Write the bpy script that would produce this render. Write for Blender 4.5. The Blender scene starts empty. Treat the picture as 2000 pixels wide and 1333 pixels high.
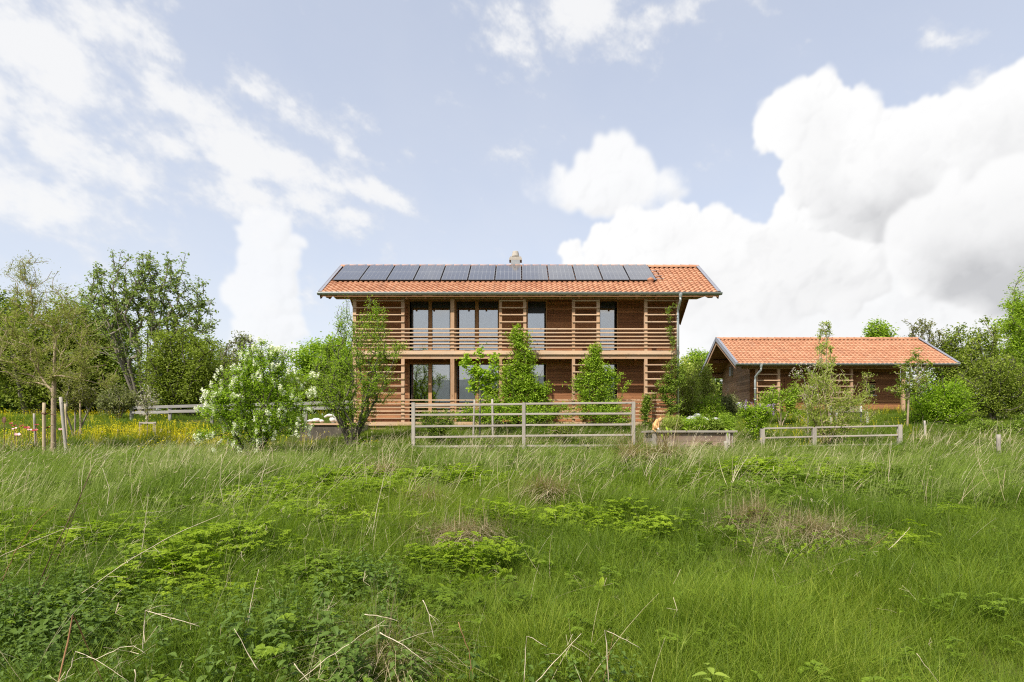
import bpy, math, random
import numpy as np
from mathutils import Vector

# ------------------------------------------------------------------ scene, camera, light
S = bpy.context.scene
COL = S.collection
R = math.radians
rng = np.random.default_rng(11)
random.seed(11)

F = 1150.0            # focal length in photo pixels (2000 px wide)
HX, HY = 1015.0, 853.0  # vanishing point of the view axis in the photo
CZ = 1.62             # eye height

cam_d = bpy.data.cameras.new('camera')
cam = bpy.data.objects.new('camera', cam_d)
COL.objects.link(cam)
cam.location = (0, 0, CZ)
cam.rotation_euler = (R(90), 0, 0)
cam_d.sensor_width = 36.0
cam_d.lens = 36.0 * F / 2000.0
cam_d.shift_x = -(HX - 1000) / 2000.0
cam_d.shift_y = (HY - 666.5) / 2000.0
cam_d.clip_start = 0.05
cam_d.clip_end = 3000
S.camera = cam

SUN_EL, SUN_AZ = 50.0, 212.0      # azimuth measured clockwise from +Y (the view direction)
EXPO = 0.92
S.view_settings.view_transform = 'Standard'
S.view_settings.look = 'None'
S.view_settings.gamma = 1
S.view_settings.exposure = EXPO
S.render.engine = 'CYCLES'
S.cycles.max_bounces = 6
S.cycles.diffuse_bounces = 3
S.cycles.glossy_bounces = 3
S.cycles.transmission_bounces = 4
S.cycles.transparent_max_bounces = 4
S.cycles.caustics_reflective = False
S.cycles.caustics_refractive = False
S.cycles.use_adaptive_sampling = True
S.cycles.adaptive_threshold = 0.012
S.cycles.use_denoising = False
S.cycles.filter_width = 1.15

sd = bpy.data.lights.new('sun', 'SUN')
sd.energy = 3.8
sd.angle = R(1.5)
sd.color = (1.0, 0.95, 0.87)
sun = bpy.data.objects.new('sun', sd)
COL.objects.link(sun)
sv = Vector((math.sin(R(SUN_AZ)) * math.cos(R(SUN_EL)), math.cos(R(SUN_AZ)) * math.cos(R(SUN_EL)), math.sin(R(SUN_EL))))
sun.rotation_euler = (-sv).to_track_quat('-Z', 'Y').to_euler()
sun.location = (-20, -20, 40)

# ------------------------------------------------------------------ sky: Nishita blue under a computed layer of clouds
AZW, ELH, PPD = 180.0, 90.0, 20          # degrees covered, samples per degree
SW, SH = int(AZW * PPD), int(ELH * PPD)

def vnoise(w, h, cell, seed, ax=1.0):
    """smooth value noise with features `cell` samples wide, ax stretches it sideways"""
    g = np.random.default_rng(seed)
    nx, ny = int(w / (cell * ax)) + 4, int(h / cell) + 4
    a = g.random((ny, nx), dtype=np.float32)
    x = np.arange(w, dtype=np.float32) / (cell * ax) + 0.5
    y = np.arange(h, dtype=np.float32) / cell + 0.5
    xi, yi = x.astype(int), y.astype(int)
    fx, fy = x - xi, y - yi
    fx = fx * fx * (3 - 2 * fx); fy = fy * fy * (3 - 2 * fy)
    r0 = a[:, xi] * (1 - fx) + a[:, xi + 1] * fx
    return r0[yi] * (1 - fy)[:, None] + r0[yi + 1] * fy[:, None]

def fbm(w, h, cell, seed, octv=6, ax=1.0, gain=0.5):
    out = np.zeros((h, w), np.float32); amp, tot = 1.0, 0.0
    for k in range(octv):
        out += amp * vnoise(w, h, cell, seed + k * 17, ax); tot += amp
        amp *= gain; cell /= 2.03
        if cell < 1.5: break
    return out / tot

def blur(a, r):
    r = int(r)
    if r < 1: return a
    for ax in (0, 1):
        for _ in range(2):
            p = np.concatenate([np.repeat(np.take(a, [0], ax), r + 1, ax), a, np.repeat(np.take(a, [-1], ax), r, ax)], ax)
            c = np.cumsum(p, axis=ax, dtype=np.float64)
            n = a.shape[ax]
            a = ((np.take(c, range(2 * r + 1, 2 * r + 1 + n), ax) - np.take(c, range(0, n), ax)) / (2 * r + 1)).astype(np.float32)
    return a

def sky_px(px, py):
    x, z = (px - HX) / F, (HY - py) / F
    az = math.degrees(math.atan2(x, 1.0)); el = math.degrees(math.atan2(z, math.hypot(x, 1.0)))
    return (az + 90) * PPD, el * PPD

def smooth(a, lo, hi):
    t = np.clip((a - lo) / (hi - lo), 0, 1)
    return t * t * (3 - 2 * t)

def make_clouds():
    gr = np.random.default_rng(5)
    yy, xx = np.mgrid[0:SH, 0:SW].astype(np.float32)
    w1 = (fbm(SW, SH, 70, 3, 6) - .5); w2 = (fbm(SW, SH, 70, 33, 6) - .5)
    # --- cumulus towers: union of lobes, each grown with smaller lobes round its rim
    def cumulus(lobes, seed, depth=2):
        g = np.random.default_rng(seed)
        L = []
        for (px, py, r) in lobes:
            cx, cy = sky_px(px, py); rr = r / F * 57.3 * PPD * 0.93
            L.append((cx, cy, rr, 0.0))
        lvl = list(L)
        for d in range(depth):
            nxt = []
            for (cx, cy, rr, z) in lvl:
                for k in range(9 if d == 0 else 7):
                    a = g.uniform(0, 2 * math.pi); q = g.uniform(.25, .95)
                    r2 = rr * g.uniform(.24, .48)
                    nxt.append((cx + math.cos(a) * rr * q, cy + math.sin(a) * rr * q, r2, z + rr * math.sqrt(max(0, 1 - q * q)) * .8))
            L += nxt; lvl = nxt
        H = np.full((SH, SW), -1e3, np.float32)
        for (cx, cy, rr, z) in L:
            m = rr + 3
            x0, x1, y0, y1 = max(0, int(cx - m)), min(SW, int(cx + m) + 1), max(0, int(cy - m)), min(SH, int(cy + m) + 1)
            if x1 <= x0 or y1 <= y0: continue
            dx = xx[y0:y1, x0:x1] - cx; dy = yy[y0:y1, x0:x1] - cy
            q = rr * rr - dx * dx - dy * dy
            hgt = np.where(q > 0, z + np.sqrt(np.maximum(q, 0)), -1e3)
            H[y0:y1, x0:x1] = np.maximum(H[y0:y1, x0:x1], hgt)
        # ragged edges: sample the heights through a small warp
        sx = np.clip(xx + w1 * 46 + (fbm(SW, SH, 9, seed + 5, 3) - .5) * 9, 0, SW - 1).astype(int)
        sy = np.clip(yy + w2 * 46 + (fbm(SW, SH, 9, seed + 6, 3) - .5) * 9, 0, SH - 1).astype(int)
        H = H[sy, sx]
        M = (H > -500).astype(np.float32)
        return H, M
    bank_low = [(1360, 640, 70), (1440, 650, 70), (1520, 620, 90), (1640, 640, 120), (1800, 640, 140), (1980, 620, 170), (1400, 700, 90), (1600, 740, 120), (1850, 760, 150), (2150, 600, 240), (2400, 560, 260), (1340, 720, 60)]
    bank_mid = [(1470, 505, 56), (1400, 468, 58), (1330, 447, 52), (1290, 475, 56), (1235, 458, 52), (1185, 488, 44), (1115, 492, 28), (1130, 520, 34), (1240, 530, 80), (1330, 545, 84), (1420, 560, 86), (1500, 575, 80), (1545, 430, 42), (1560, 395, 26), (1550, 480, 60), (1620, 520, 90), (1180, 530, 40)]
    bank_puff = [(1400, 492, 40), (1350, 500, 32), (1440, 505, 32), (1310, 508, 22), (1160, 500, 26), (1190, 508, 18)]
    bank_top = [(1560, 232, 60), (1508, 262, 38), (1612, 212, 50), (1620, 290, 92), (1570, 325, 52), (1690, 350, 86), (1660, 395, 56), (1780, 330, 96), (1850, 262, 58), (1920, 240, 54), (1985, 290, 80), (1900, 350, 120), (1800, 400, 70), (1720, 400, 60), (2080, 330, 120), (2220, 360, 160), (1482, 258, 14)]
    bank_front = [(1790, 470, 66), (1850, 450, 72), (1930, 460, 90), (1880, 510, 70), (1810, 510, 50), (2020, 450, 110), (1960, 520, 70), (2150, 470, 140), (1750, 480, 34), (1980, 390, 50)]
    mid = [(1190, 310, 42), (1230, 345, 50), (1150, 355, 44), (1090, 360, 32), (1045, 360, 24), (1290, 365, 38), (1320, 352, 26), (1180, 380, 48), (1240, 385, 40), (1110, 375, 30)]
    tower = [(520, 460, 44), (515, 500, 56), (575, 478, 16), (515, 550, 58), (510, 600, 54), (515, 650, 54), (520, 700, 62), (525, 750, 66), (530, 800, 70), (480, 545, 26), (560, 640, 34)]
    far_left = [(-260, 640, 110), (-420, 560, 160), (-120, 720, 70), (-700, 500, 260)]
    small = [(1850, 82, 18), (1870, 80, 20), (1835, 92, 13), (1890, 90, 12)]
    A = np.zeros((SH, SW), np.float32); G = np.zeros((SH, SW), np.float32)
    big = fbm(SW, SH, 200, 71, 6); med = fbm(SW, SH, 90, 72, 6)
    for lobes, seed, soft, op in ((tower, 21, 3, .80), (far_left, 25, 3, .8), (mid, 22, 4, .93), (bank_low, 23, 5, .94), (bank_mid, 26, 2, 1.0), (bank_puff, 27, 6, .75), (bank_top, 28, 2, 1.0), (bank_front, 29, 4, .9), (small, 24, 4, .7)):
        H, M = cumulus(lobes, seed)
        Ms = blur(M, soft)
        thick = blur(M, 45)
        if seed in (22, 24):
            Ms = Ms * smooth(thick + (med - .5) * 1.0, .2, .62)
        elif seed >= 23:
            Ms = Ms * (.25 + .75 * smooth(blur(M, 13) + (med - .5) * 1.1, .15, .62))
        elif seed == 21:
            Ms = Ms * smooth(thick + (med - .5) * .5, .12, .4)
        Hb = blur(np.where(M > 0, H, 0), 6)
        gy, gx = np.gradient(Hb)
        gy2, gx2 = np.gradient(blur(Hb, 30))
        lit = np.clip((-gy * .6 + gx * .55) * .12 + (-gy2 * .7 + gx2 * .45) * .3, -1, 1)     # light from the upper left
        bil = np.abs(fbm(SW, SH, 60, seed + 60, 6) - .5) * 2 + np.abs(fbm(SW, SH, 22, seed + 80, 5) - .5)
        Hc = blur(np.where(M > 0, H, 0), 2); gy3, gx3 = np.gradient(Hc)
        fine = np.clip(gy3 * .5 - gx3 * .5, -1, 1)
        shade = np.clip(-lit, 0, 1) * .40 + smooth(big, .50, .66) * .08 * smooth(thick, .7, 1.0) + np.clip(fine, 0, 1) * .05 + smooth(bil, .25, .75) * .06 * smooth(thick, .5, 1)
        if seed >= 26:     # grey undersides: each heap darkens towards its own foot
            ycs = [sky_px(px, py)[1] for (px, py, r) in lobes]; lo = sky_px(0, max(py + r * .6 for px, py, r in lobes if px < 2010))[1]; hi = sky_px(0, min(py - r * .1 for px, py, r in lobes))[1]
            t = np.clip((yy + w1 * 60 + w2 * 60 - lo) / (hi - lo), 0, 1)
            if seed == 26: Ms = Ms * smooth(t, .02, .40)
            shade += (1 - t) ** 1.6 * {26: .10, 27: .55, 28: .80, 29: .85}[seed] * smooth(thick, .35, .9) * (.5 + med)
        shade = shade * .85
        a = Ms * op
        G = G * (1 - a) + np.clip(shade, 0, .6) * a
        A = A + a * (1 - A)
    # --- soft wisps: stretched noise inside slanted bands
    tilt = (yy + 0.33 * xx).astype(np.float32)
    wis = fbm(SW, SH, 40, 91, 7, 1.5, .60)
    wis2 = fbm(SW, SH, 120, 95, 6, 1.6, .55)
    # shear the noise so that the streaks run down to the right
    sh = (yy + (xx - SW * .3) * .16).astype(int) % SH
    wis = wis[sh, xx.astype(int)]; wis2 = wis2[sh, xx.astype(int)]
    reg = np.zeros((SH, SW), np.float32)
    for (px, py, rx, ry, ang, s) in ((40, 90, 210, 75, -18, 1.1), (330, 165, 190, 46, -24, 1.05), (560, 225, 150, 28, -20, .72), (700, 235, 70, 26, -15, .66), (60, 240, 150, 60, -14, 1.1), (220, 325, 140, 45, -16, .92),
                                     (330, 290, 70, 28, 0, .95), (450, 295, 90, 45, -14, 1.15), (590, 345, 100, 46, -14, 1.0), (720, 372, 80, 22, -14, .9), (500, 395, 190, 45, -8, .92), (690, 435, 60, 30, 0, .98),
                                     (80, 400, 220, 60, -10, .82), (300, 470, 380, 50, 0, .52), (1190, 45, 150, 52, -8, 1.1), (990, 60, 60, 66, 60, .78), (900, 10, 60, 25, 0, .68), (985, 155, 34, 22, 20, .55), (1850, 84, 60, 24, -8, .72), (700, 560, 500, 60, 0, .45),
                                     (-300, 200, 260, 120, -10, 1.0), (2400, 100, 260, 100, -10, .9), (1215, 85, 100, 36, -8, 1.0), (1600, -160, 300, 60, 0, .75), (500, -250, 300, 80, 0, .8), (1250, -420, 500, 130, 0, .9)):
        cx, cy = sky_px(px, py); kx, ky = rx / F * 57.3 * PPD * .9, ry / F * 57.3 * PPD * .9
        a = R(ang); dx, dy = xx - cx, yy - cy
        u = (dx * math.cos(a) + dy * math.sin(a)) / kx; v = (-dx * math.sin(a) + dy * math.cos(a)) / ky
        reg = np.maximum(reg, s * np.exp(-.75 * (u * u + v * v)))
    wa = smooth(wis * .70 + wis2 * .30 + reg * .42, .60, .98)
    A2 = wa * .90
    # hazy veil towards the horizon
    el = yy / PPD
    veil = np.clip(.92 * np.exp(-el / 16.0) + .12, 0, 1) * (0.75 + .5 * (wis2 - .2))
    A2 = np.clip(A2 + veil * (1 - A2), 0, 1)
    G2 = .07 + .10 * (1 - smooth(wa, .1, .9))
    Gf = (G * A + G2 * A2 * (1 - A)) / np.maximum(A + A2 * (1 - A), 1e-4)
    Af = A + A2 * (1 - A)
    img = bpy.data.images.new('cloud_cover', SW, SH, alpha=False, float_buffer=False, is_data=True)
    buf = np.ones((SH, SW, 4), np.float32)
    buf[..., 0] = Af; buf[..., 1] = Gf; buf[..., 2] = A
    img.pixels.foreach_set(np.clip(buf, 0, 1).ravel())
    img.update()
    img.pack()
    return img

W = bpy.data.worlds.new('World')
S.world = W
W.use_nodes = True
wn, wl = W.node_tree.nodes, W.node_tree.links
wn.clear()
def N(nt, t, **kw):
    n = nt.new(t)
    for k, v in kw.items():
        if k.startswith('i_'): n.inputs[k[2:].replace('_', ' ')].default_value = v
        else: setattr(n, k, v)
    return n
skyt = N(wn, 'ShaderNodeTexSky', sky_type='NISHITA', sun_disc=False)
skyt.sun_elevation = R(SUN_EL); skyt.sun_rotation = R(SUN_AZ)
skyt.air_density = 1.0; skyt.dust_density = 1.2; skyt.ozone_density = 2.0; skyt.altitude = 600
tc = N(wn, 'ShaderNodeTexCoord'); sep = N(wn, 'ShaderNodeSeparateXYZ')
wl.new(tc.outputs['Generated'], sep.inputs[0])
def math_n(nt, lk, op, a, b=None, clamp=False):
    m = nt.new('ShaderNodeMath'); m.operation = op; m.use_clamp = clamp
    for i, v in enumerate((a, b)):
        if v is None: continue
        if isinstance(v, (int, float)): m.inputs[i].default_value = v
        else: lk.new(v, m.inputs[i])
    return m.outputs[0]
ay = math_n(wn, wl, 'ABSOLUTE', sep.outputs['Y'])
az = math_n(wn, wl, 'ARCTAN2', sep.outputs['X'], ay)
u = math_n(wn, wl, 'ADD', math_n(wn, wl, 'DIVIDE', az, math.pi), .5)
v = math_n(wn, wl, 'DIVIDE', math_n(wn, wl, 'ARCSINE', sep.outputs['Z']), math.pi / 2)
cmb = N(wn, 'ShaderNodeCombineXYZ'); wl.new(u, cmb.inputs[0]); wl.new(math_n(wn, wl, 'MAXIMUM', v, 0.002), cmb.inputs[1])
tex = N(wn, 'ShaderNodeTexImage', extension='EXTEND', interpolation='Linear'); tex.image = make_clouds()
wl.new(cmb.outputs[0], tex.inputs[0])
sc_ = N(wn, 'ShaderNodeSeparateColor'); wl.new(tex.outputs['Color'], sc_.inputs[0])
cr = N(wn, 'ShaderNodeMix', data_type='RGBA'); CW = 5.3
cr.inputs['A'].default_value = (CW, CW, CW * 1.0, 1)
cr.inputs['B'].default_value = (CW * .30, CW * .31, CW * .34, 1)
wl.new(sc_.outputs[1], cr.inputs['Factor'])
mx = N(wn, 'ShaderNodeMix', data_type='RGBA')
wl.new(sc_.outputs[0], mx.inputs['Factor'])
pale = N(wn, 'ShaderNodeMix', data_type='RGBA'); pale.inputs['Factor'].default_value = .42
wl.new(skyt.outputs[0], pale.inputs['A']); pale.inputs['B'].default_value = (4.6, 4.85, 5.5, 1)
wl.new(pale.outputs['Result'], mx.inputs['A']); wl.new(cr.outputs['Result'], mx.inputs['B'])
bg = N(wn, 'ShaderNodeBackground'); bg.inputs['Strength'].default_value = .10
wl.new(mx.outputs['Result'], bg.inputs['Color'])
wo = N(wn, 'ShaderNodeOutputWorld'); wl.new(bg.outputs[0], wo.inputs[0])
W.cycles.sampling_method = 'MANUAL'; W.cycles.sample_map_resolution = 512

# ------------------------------------------------------------------ coordinates and mesh helpers
def WX(px, Y): return (px - HX) / F * Y
def WZ(py, Y): return CZ + (HY - py) / F * Y
def at(px, py, Y): return np.array([WX(px, Y), Y, WZ(py, Y)])

_gy = np.array([-60, -10, 0, 3, 5, 7, 10, 14, 17, 20, 22, 25, 28, 32, 40, 60, 120, 600.])
_gz = np.array([-2.6, -1.75, -1.62, -1.56, -1.46, -1.32, -1.05, -.74, -.42, .05, .34, .78, 1.16, 1.3, 1.42, 1.6, 2.0, 3.0]) + CZ
def GZ(X, Y):
    X = np.asarray(X, float); Y = np.asarray(Y, float)
    z = (np.interp(Y - .8, _gy, _gz) + np.interp(Y, _gy, _gz) * 2 + np.interp(Y + .8, _gy, _gz)) / 4
    z = z - .28 * np.clip((-X - 4) / 3, 0, 1) * np.clip((Y - 14) / 4, 0, 1)
    z = z + .045 * np.sin(X * .9 + 1.3) * np.sin(Y * .7) + .03 * np.sin(X * 2.1 + Y * 1.3) * np.clip(Y / 4, 0, 1)
    return z
def ground_y(px, py):
    Y = np.linspace(2, 60, 1200); X = (px - HX) / F * Y
    p = HY - (GZ(X, Y) - CZ) / Y * F
    i = np.argmax(p <= py)
    return Y[i] if p[i] <= py else 60.0
def gp(px, py):
    Y = ground_y(px, py); X = (px - HX) / F * Y
    return np.array([X, Y, float(GZ(X, Y))])
def gpx(px, Y):
    X = WX(px, Y); return np.array([X, Y, float(GZ(X, Y))])

def np_mesh(name, V, quads=None, tris=None, attrs=None, matidx=None, smooth_=False, materials=()):
    me = bpy.data.meshes.new(name)
    V = np.asarray(V, np.float32)
    parts, starts, n = [], [], 0
    if quads is not None and len(quads):
        q = np.asarray(quads, np.int32); parts.append(q.ravel()); starts.append(np.arange(len(q)) * 4); n = len(q) * 4
    if tris is not None and len(tris):
        t = np.asarray(tris, np.int32); parts.append(t.ravel()); starts.append(n + np.arange(len(t)) * 3)
    loops = np.concatenate(parts); st = np.concatenate(starts).astype(np.int32)
    me.vertices.add(len(V)); me.vertices.foreach_set('co', V.ravel())
    me.loops.add(len(loops)); me.loops.foreach_set('vertex_index', loops)
    me.polygons.add(len(st)); me.polygons.foreach_set('loop_start', st)
    if matidx is not None: me.polygons.foreach_set('material_index', np.asarray(matidx, np.int32))
    for m in materials: me.materials.append(m)
    me.update(calc_edges=True)
    for k, a in (attrs or {}).items():
        at_ = me.attributes.new(k, 'FLOAT', 'POINT'); at_.data.foreach_set('value', np.asarray(a, np.float32))
    me.polygons.foreach_set('use_smooth', np.full(len(st), bool(smooth_)))
    return me

class MB:
    """collects shapes into one mesh; every shape gets a random `rnd` value"""
    def __init__(s): s.V = []; s.Q = []; s.T = []; s.A = []; s.n = 0; s.QM = []; s.TM = []
    def add(s, V, Q=(), T=(), a=None, m=0):
        V = np.asarray(V, float).reshape(-1, 3)
        Q = np.asarray(Q, int).reshape(-1, 4); T = np.asarray(T, int).reshape(-1, 3)
        s.V.append(V)
        if len(Q): s.Q.append(Q + s.n); s.QM += [m] * len(Q)
        if len(T): s.T.append(T + s.n); s.TM += [m] * len(T)
        if a is None: a = random.random()
        s.A.append(np.full(len(V), a) if np.isscalar(a) else np.asarray(a, float))
        s.n += len(V); return s
    def box(s, x0, x1, y0, y1, z0, z1, a=None, m=0):
        V = [(x0, y0, z0), (x1, y0, z0), (x1, y1, z0), (x0, y1, z0), (x0, y0, z1), (x1, y0, z1), (x1, y1, z1), (x0, y1, z1)]
        return s.add(V, [(0, 3, 2, 1), (4, 5, 6, 7), (0, 1, 5, 4), (1, 2, 6, 5), (2, 3, 7, 6), (3, 0, 4, 7)], a=a, m=m)
    def bar(s, p, q, w, h, up=(0, 0, 1), a=None, m=0, taper=1.0):
        p, q = np.array(p, float), np.array(q, float); d = q - p; d /= np.linalg.norm(d)
        sx = np.cross(d, up); sx /= max(np.linalg.norm(sx), 1e-6); sz = np.cross(sx, d)
        V = []
        for c, k in ((p, 1.0), (q, taper)):
            for i, j in ((-1, -1), (1, -1), (1, 1), (-1, 1)): V.append(c + sx * i * w / 2 * k + sz * j * h / 2 * k)
        return s.add(V, [(0, 1, 2, 3), (7, 6, 5, 4), (0, 4, 5, 1), (1, 5, 6, 2), (2, 6, 7, 3), (3, 7, 4, 0)], a=a, m=m)
    def tube(s, pts, rad, sides=8, a=None, m=0, caps=True):
        pts = np.array(pts, float); n = len(pts)
        rad = np.full(n, rad) if np.isscalar(rad) else np.array(rad, float)
        V = []; up = np.array([.13, .07, 1.0])
        for i in range(n):
            d = pts[min(i + 1, n - 1)] - pts[max(i - 1, 0)]; d = d / max(np.linalg.norm(d), 1e-9)
            u_ = up if abs(d[2]) < .9 else np.array([1., .1, 0])
            sx = np.cross(d, u_); sx /= np.linalg.norm(sx); sy = np.cross(d, sx)
            if i and np.dot(sx, lx) < 0 and False: pass
            lx = sx
            for k in range(sides):
                t = 2 * math.pi * k / sides
                V.append(pts[i] + (sx * math.cos(t) + sy * math.sin(t)) * rad[i])
        Q = [(i * sides + k, i * sides + (k + 1) % sides, (i + 1) * sides + (k + 1) % sides, (i + 1) * sides + k) for i in range(n - 1) for k in range(sides)]
        T = []
        if caps:
            V.append(pts[0]); V.append(pts[-1]); c0, c1 = n * sides, n * sides + 1
            T = [(c0, (k + 1) % sides, k) for k in range(sides)] + [(c1, (n - 1) * sides + k, (n - 1) * sides + (k + 1) % sides) for k in range(sides)]
        return s.add(V, Q, T, a=a, m=m)
    def lathe(s, c, prof, sides=20, a=None, m=0):
        V = []; n = len(prof)
        for (r, z) in prof:
            for k in range(sides):
                t = 2 * math.pi * k / sides; V.append((c[0] + r * math.cos(t), c[1] + r * math.sin(t), c[2] + z))
        Q = [(i * sides + k, i * sides + (k + 1) % sides, (i + 1) * sides + (k + 1) % sides, (i + 1) * sides + k) for i in range(n - 1) for k in range(sides)]
        return s.add(V, Q, a=a, m=m)
    def blob(s, c, r, seed=0, rough=.12, a=None, m=0, nu=12, nv=8):
        g = np.random.default_rng(seed); r = np.array(r, float) * np.ones(3); V = []
        for i in range(nv + 1):
            th = math.pi * i / nv
            for k in range(nu):
                ph = 2 * math.pi * k / nu; q = 1 + g.uniform(-rough, rough) * (0 if i in (0, nv) else 1)
                V.append((c[0] + r[0] * q * math.sin(th) * math.cos(ph), c[1] + r[1] * q * math.sin(th) * math.sin(ph), c[2] + r[2] * q * math.cos(th)))
        Q = [(i * nu + k, (i + 1) * nu + k, (i + 1) * nu + (k + 1) % nu, i * nu + (k + 1) % nu) for i in range(nv) for k in range(nu)]
        return s.add(V, Q, a=a, m=m)
    def build(s, name, mats, parent=None, smooth_=False, bevel=0):
        if not isinstance(mats, (list, tuple)): mats = [mats]
        me = np_mesh(name, np.concatenate(s.V), np.concatenate(s.Q) if s.Q else None, np.concatenate(s.T) if s.T else None,
                     {'rnd': np.concatenate(s.A)}, s.QM + s.TM, smooth_, mats)
        return link(name, me, parent, bevel)

def link(name, me, parent=None, bevel=0):
    o = bpy.data.objects.new(name, me); COL.objects.link(o)
    if parent is not None:
        o.parent = parent
        o.matrix_parent_inverse = parent.matrix_basis.inverted() if parent.type != 'x' else o.matrix_parent_inverse
    if bevel:
        b = o.modifiers.new('bevel', 'BEVEL'); b.width = bevel; b.segments = 1; b.limit_method = 'ANGLE'
    return o
def tag(o, label, cat, group=None):
    o['label'] = label; o['category'] = cat
    if group: o['group'] = group
    return o
def thing(name, label, cat, loc, group=None):
    o = bpy.data.objects.new(name, None); COL.objects.link(o)
    o.location = [float(c) for c in loc]; o.empty_display_size = .3
    return tag(o, label, cat, group)

# ------------------------------------------------------------------ materials
def new_mat(name):
    m = bpy.data.materials.new(name); m.use_nodes = True
    nt = m.node_tree; nt.nodes.clear()
    out = nt.nodes.new('ShaderNodeOutputMaterial')
    return m, nt.nodes, nt.links, out
def principled(nn, ll, out, **kw):
    p = nn.new('ShaderNodeBsdfPrincipled')
    for k, v in kw.items(): p.inputs[k].default_value = v
    ll.new(p.outputs[0], out.inputs[0]); return p
def c4(c): return (c[0], c[1], c[2], 1)
def ramp(nn, ll, fac, stops):
    r = nn.new('ShaderNodeValToRGB'); e = r.color_ramp.elements
    e[0].position, e[0].color = stops[0][0], c4(stops[0][1]); e[1].position, e[1].color = stops[-1][0], c4(stops[-1][1])
    for pos, c in stops[1:-1]:
        x = e.new(pos); x.color = c4(c)
    ll.new(fac, r.inputs[0]); return r.outputs[0]
def attr(nn, name, typ='GEOMETRY'):
    a = nn.new('ShaderNodeAttribute'); a.attribute_name = name; a.attribute_type = typ; return a.outputs['Fac']
def mixc(nn, ll, f, a, b, mode='MIX'):
    m = nn.new('ShaderNodeMix'); m.data_type = 'RGBA'; m.blend_type = mode
    for inp, v in (('Factor', f), ('A', a), ('B', b)):
        if isinstance(v, (int, float)): m.inputs[inp].default_value = v
        elif isinstance(v, tuple): m.inputs[inp].default_value = c4(v)
        else: ll.new(v, m.inputs[inp])
    return m.outputs['Result']
def objcoord(nn, ll, scale, coord='Object'):
    t = nn.new('ShaderNodeTexCoord'); mp = nn.new('ShaderNodeMapping'); mp.inputs['Scale'].default_value = scale
    ll.new(t.outputs[coord], mp.inputs[0]); return mp.outputs[0]
def noise(nn, ll, vec, scale=1.0, detail=4, rough=.55, dist=0.0):
    n = nn.new('ShaderNodeTexNoise'); n.inputs['Scale'].default_value = scale; n.inputs['Detail'].default_value = detail
    n.inputs['Roughness'].default_value = rough; n.inputs['Distortion'].default_value = dist
    ll.new(vec, n.inputs['Vector']); return n.outputs['Fac']
def bump(nn, ll, h, p, strength=.3, dist=.01):
    b = nn.new('ShaderNodeBump'); b.inputs['Strength'].default_value = strength; b.inputs['Distance'].default_value = dist
    ll.new(h, b.inputs['Height']); ll.new(b.outputs[0], p.inputs['Normal'])

def wood(name, cols, axis='X', rough=.75, weather=None, wamt=.5):
    m, nn, ll, out = new_mat(name)
    sc = {'X': (1.6, 34, 34), 'Y': (34, 1.6, 34), 'Z': (34, 34, 1.6)}[axis]
    g = noise(nn, ll, objcoord(nn, ll, sc), 1.0, 5, .65, .6)
    big = noise(nn, ll, objcoord(nn, ll, tuple(min(x, 6.0) * .5 for x in sc)), 1.0, 3)
    r = attr(nn, 'rnd')
    f = math_n(nn, ll, 'ADD', math_n(nn, ll, 'MULTIPLY', r, .55), math_n(nn, ll, 'MULTIPLY', g, .55))
    f = math_n(nn, ll, 'ADD', f, math_n(nn, ll, 'MULTIPLY', math_n(nn, ll, 'SUBTRACT', big, .5), .7))
    col = ramp(nn, ll, f, [(.12, cols[0]), (.5, cols[1]), (.9, cols[2])])
    if weather is not None:
        wz = noise(nn, ll, objcoord(nn, ll, (1.3, 1.3, 1.9)), 1.0, 5, .6)
        col = mixc(nn, ll, math_n(nn, ll, 'MULTIPLY', math_n(nn, ll, 'MULTIPLY', math_n(nn, ll, 'SUBTRACT', wz, .42), 4.0, True), wamt), col, weather)
    # fine dark grain lines and the odd knot
    kn = nn.new('ShaderNodeTexVoronoi'); kn.inputs['Scale'].default_value = 1.0
    ll.new(objcoord(nn, ll, {'X': (2.2, 9, 9), 'Y': (9, 2.2, 9), 'Z': (9, 9, 2.2)}[axis]), kn.inputs['Vector'])
    kk = math_n(nn, ll, 'LESS_THAN', kn.outputs['Distance'], .10)
    col = mixc(nn, ll, math_n(nn, ll, 'MULTIPLY', kk, .55), col, tuple(c * .35 for c in cols[0]))
    p = principled(nn, ll, out, Roughness=rough)
    p.inputs['Specular IOR Level'].default_value = .25
    ll.new(col, p.inputs['Base Color'])
    bump(nn, ll, g, p, .45, .006)
    return m

def plain(name, col, rough=.6, metal=0.0, var=.15, scale=4.0, bumpy=0.0, spec=.5):
    m, nn, ll, out = new_mat(name)
    n = noise(nn, ll, objcoord(nn, ll, (1, 1, 1)), scale, 5, .6)
    c = ramp(nn, ll, n, [(.25, tuple(x * (1 - var) for x in col)), (.75, tuple(min(1, x * (1 + var)) for x in col))])
    p = principled(nn, ll, out, Roughness=rough, Metallic=metal)
    p.inputs['Specular IOR Level'].default_value = spec
    ll.new(c, p.inputs['Base Color'])
    if bumpy: bump(nn, ll, n, p, bumpy, .02)
    return m

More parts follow.
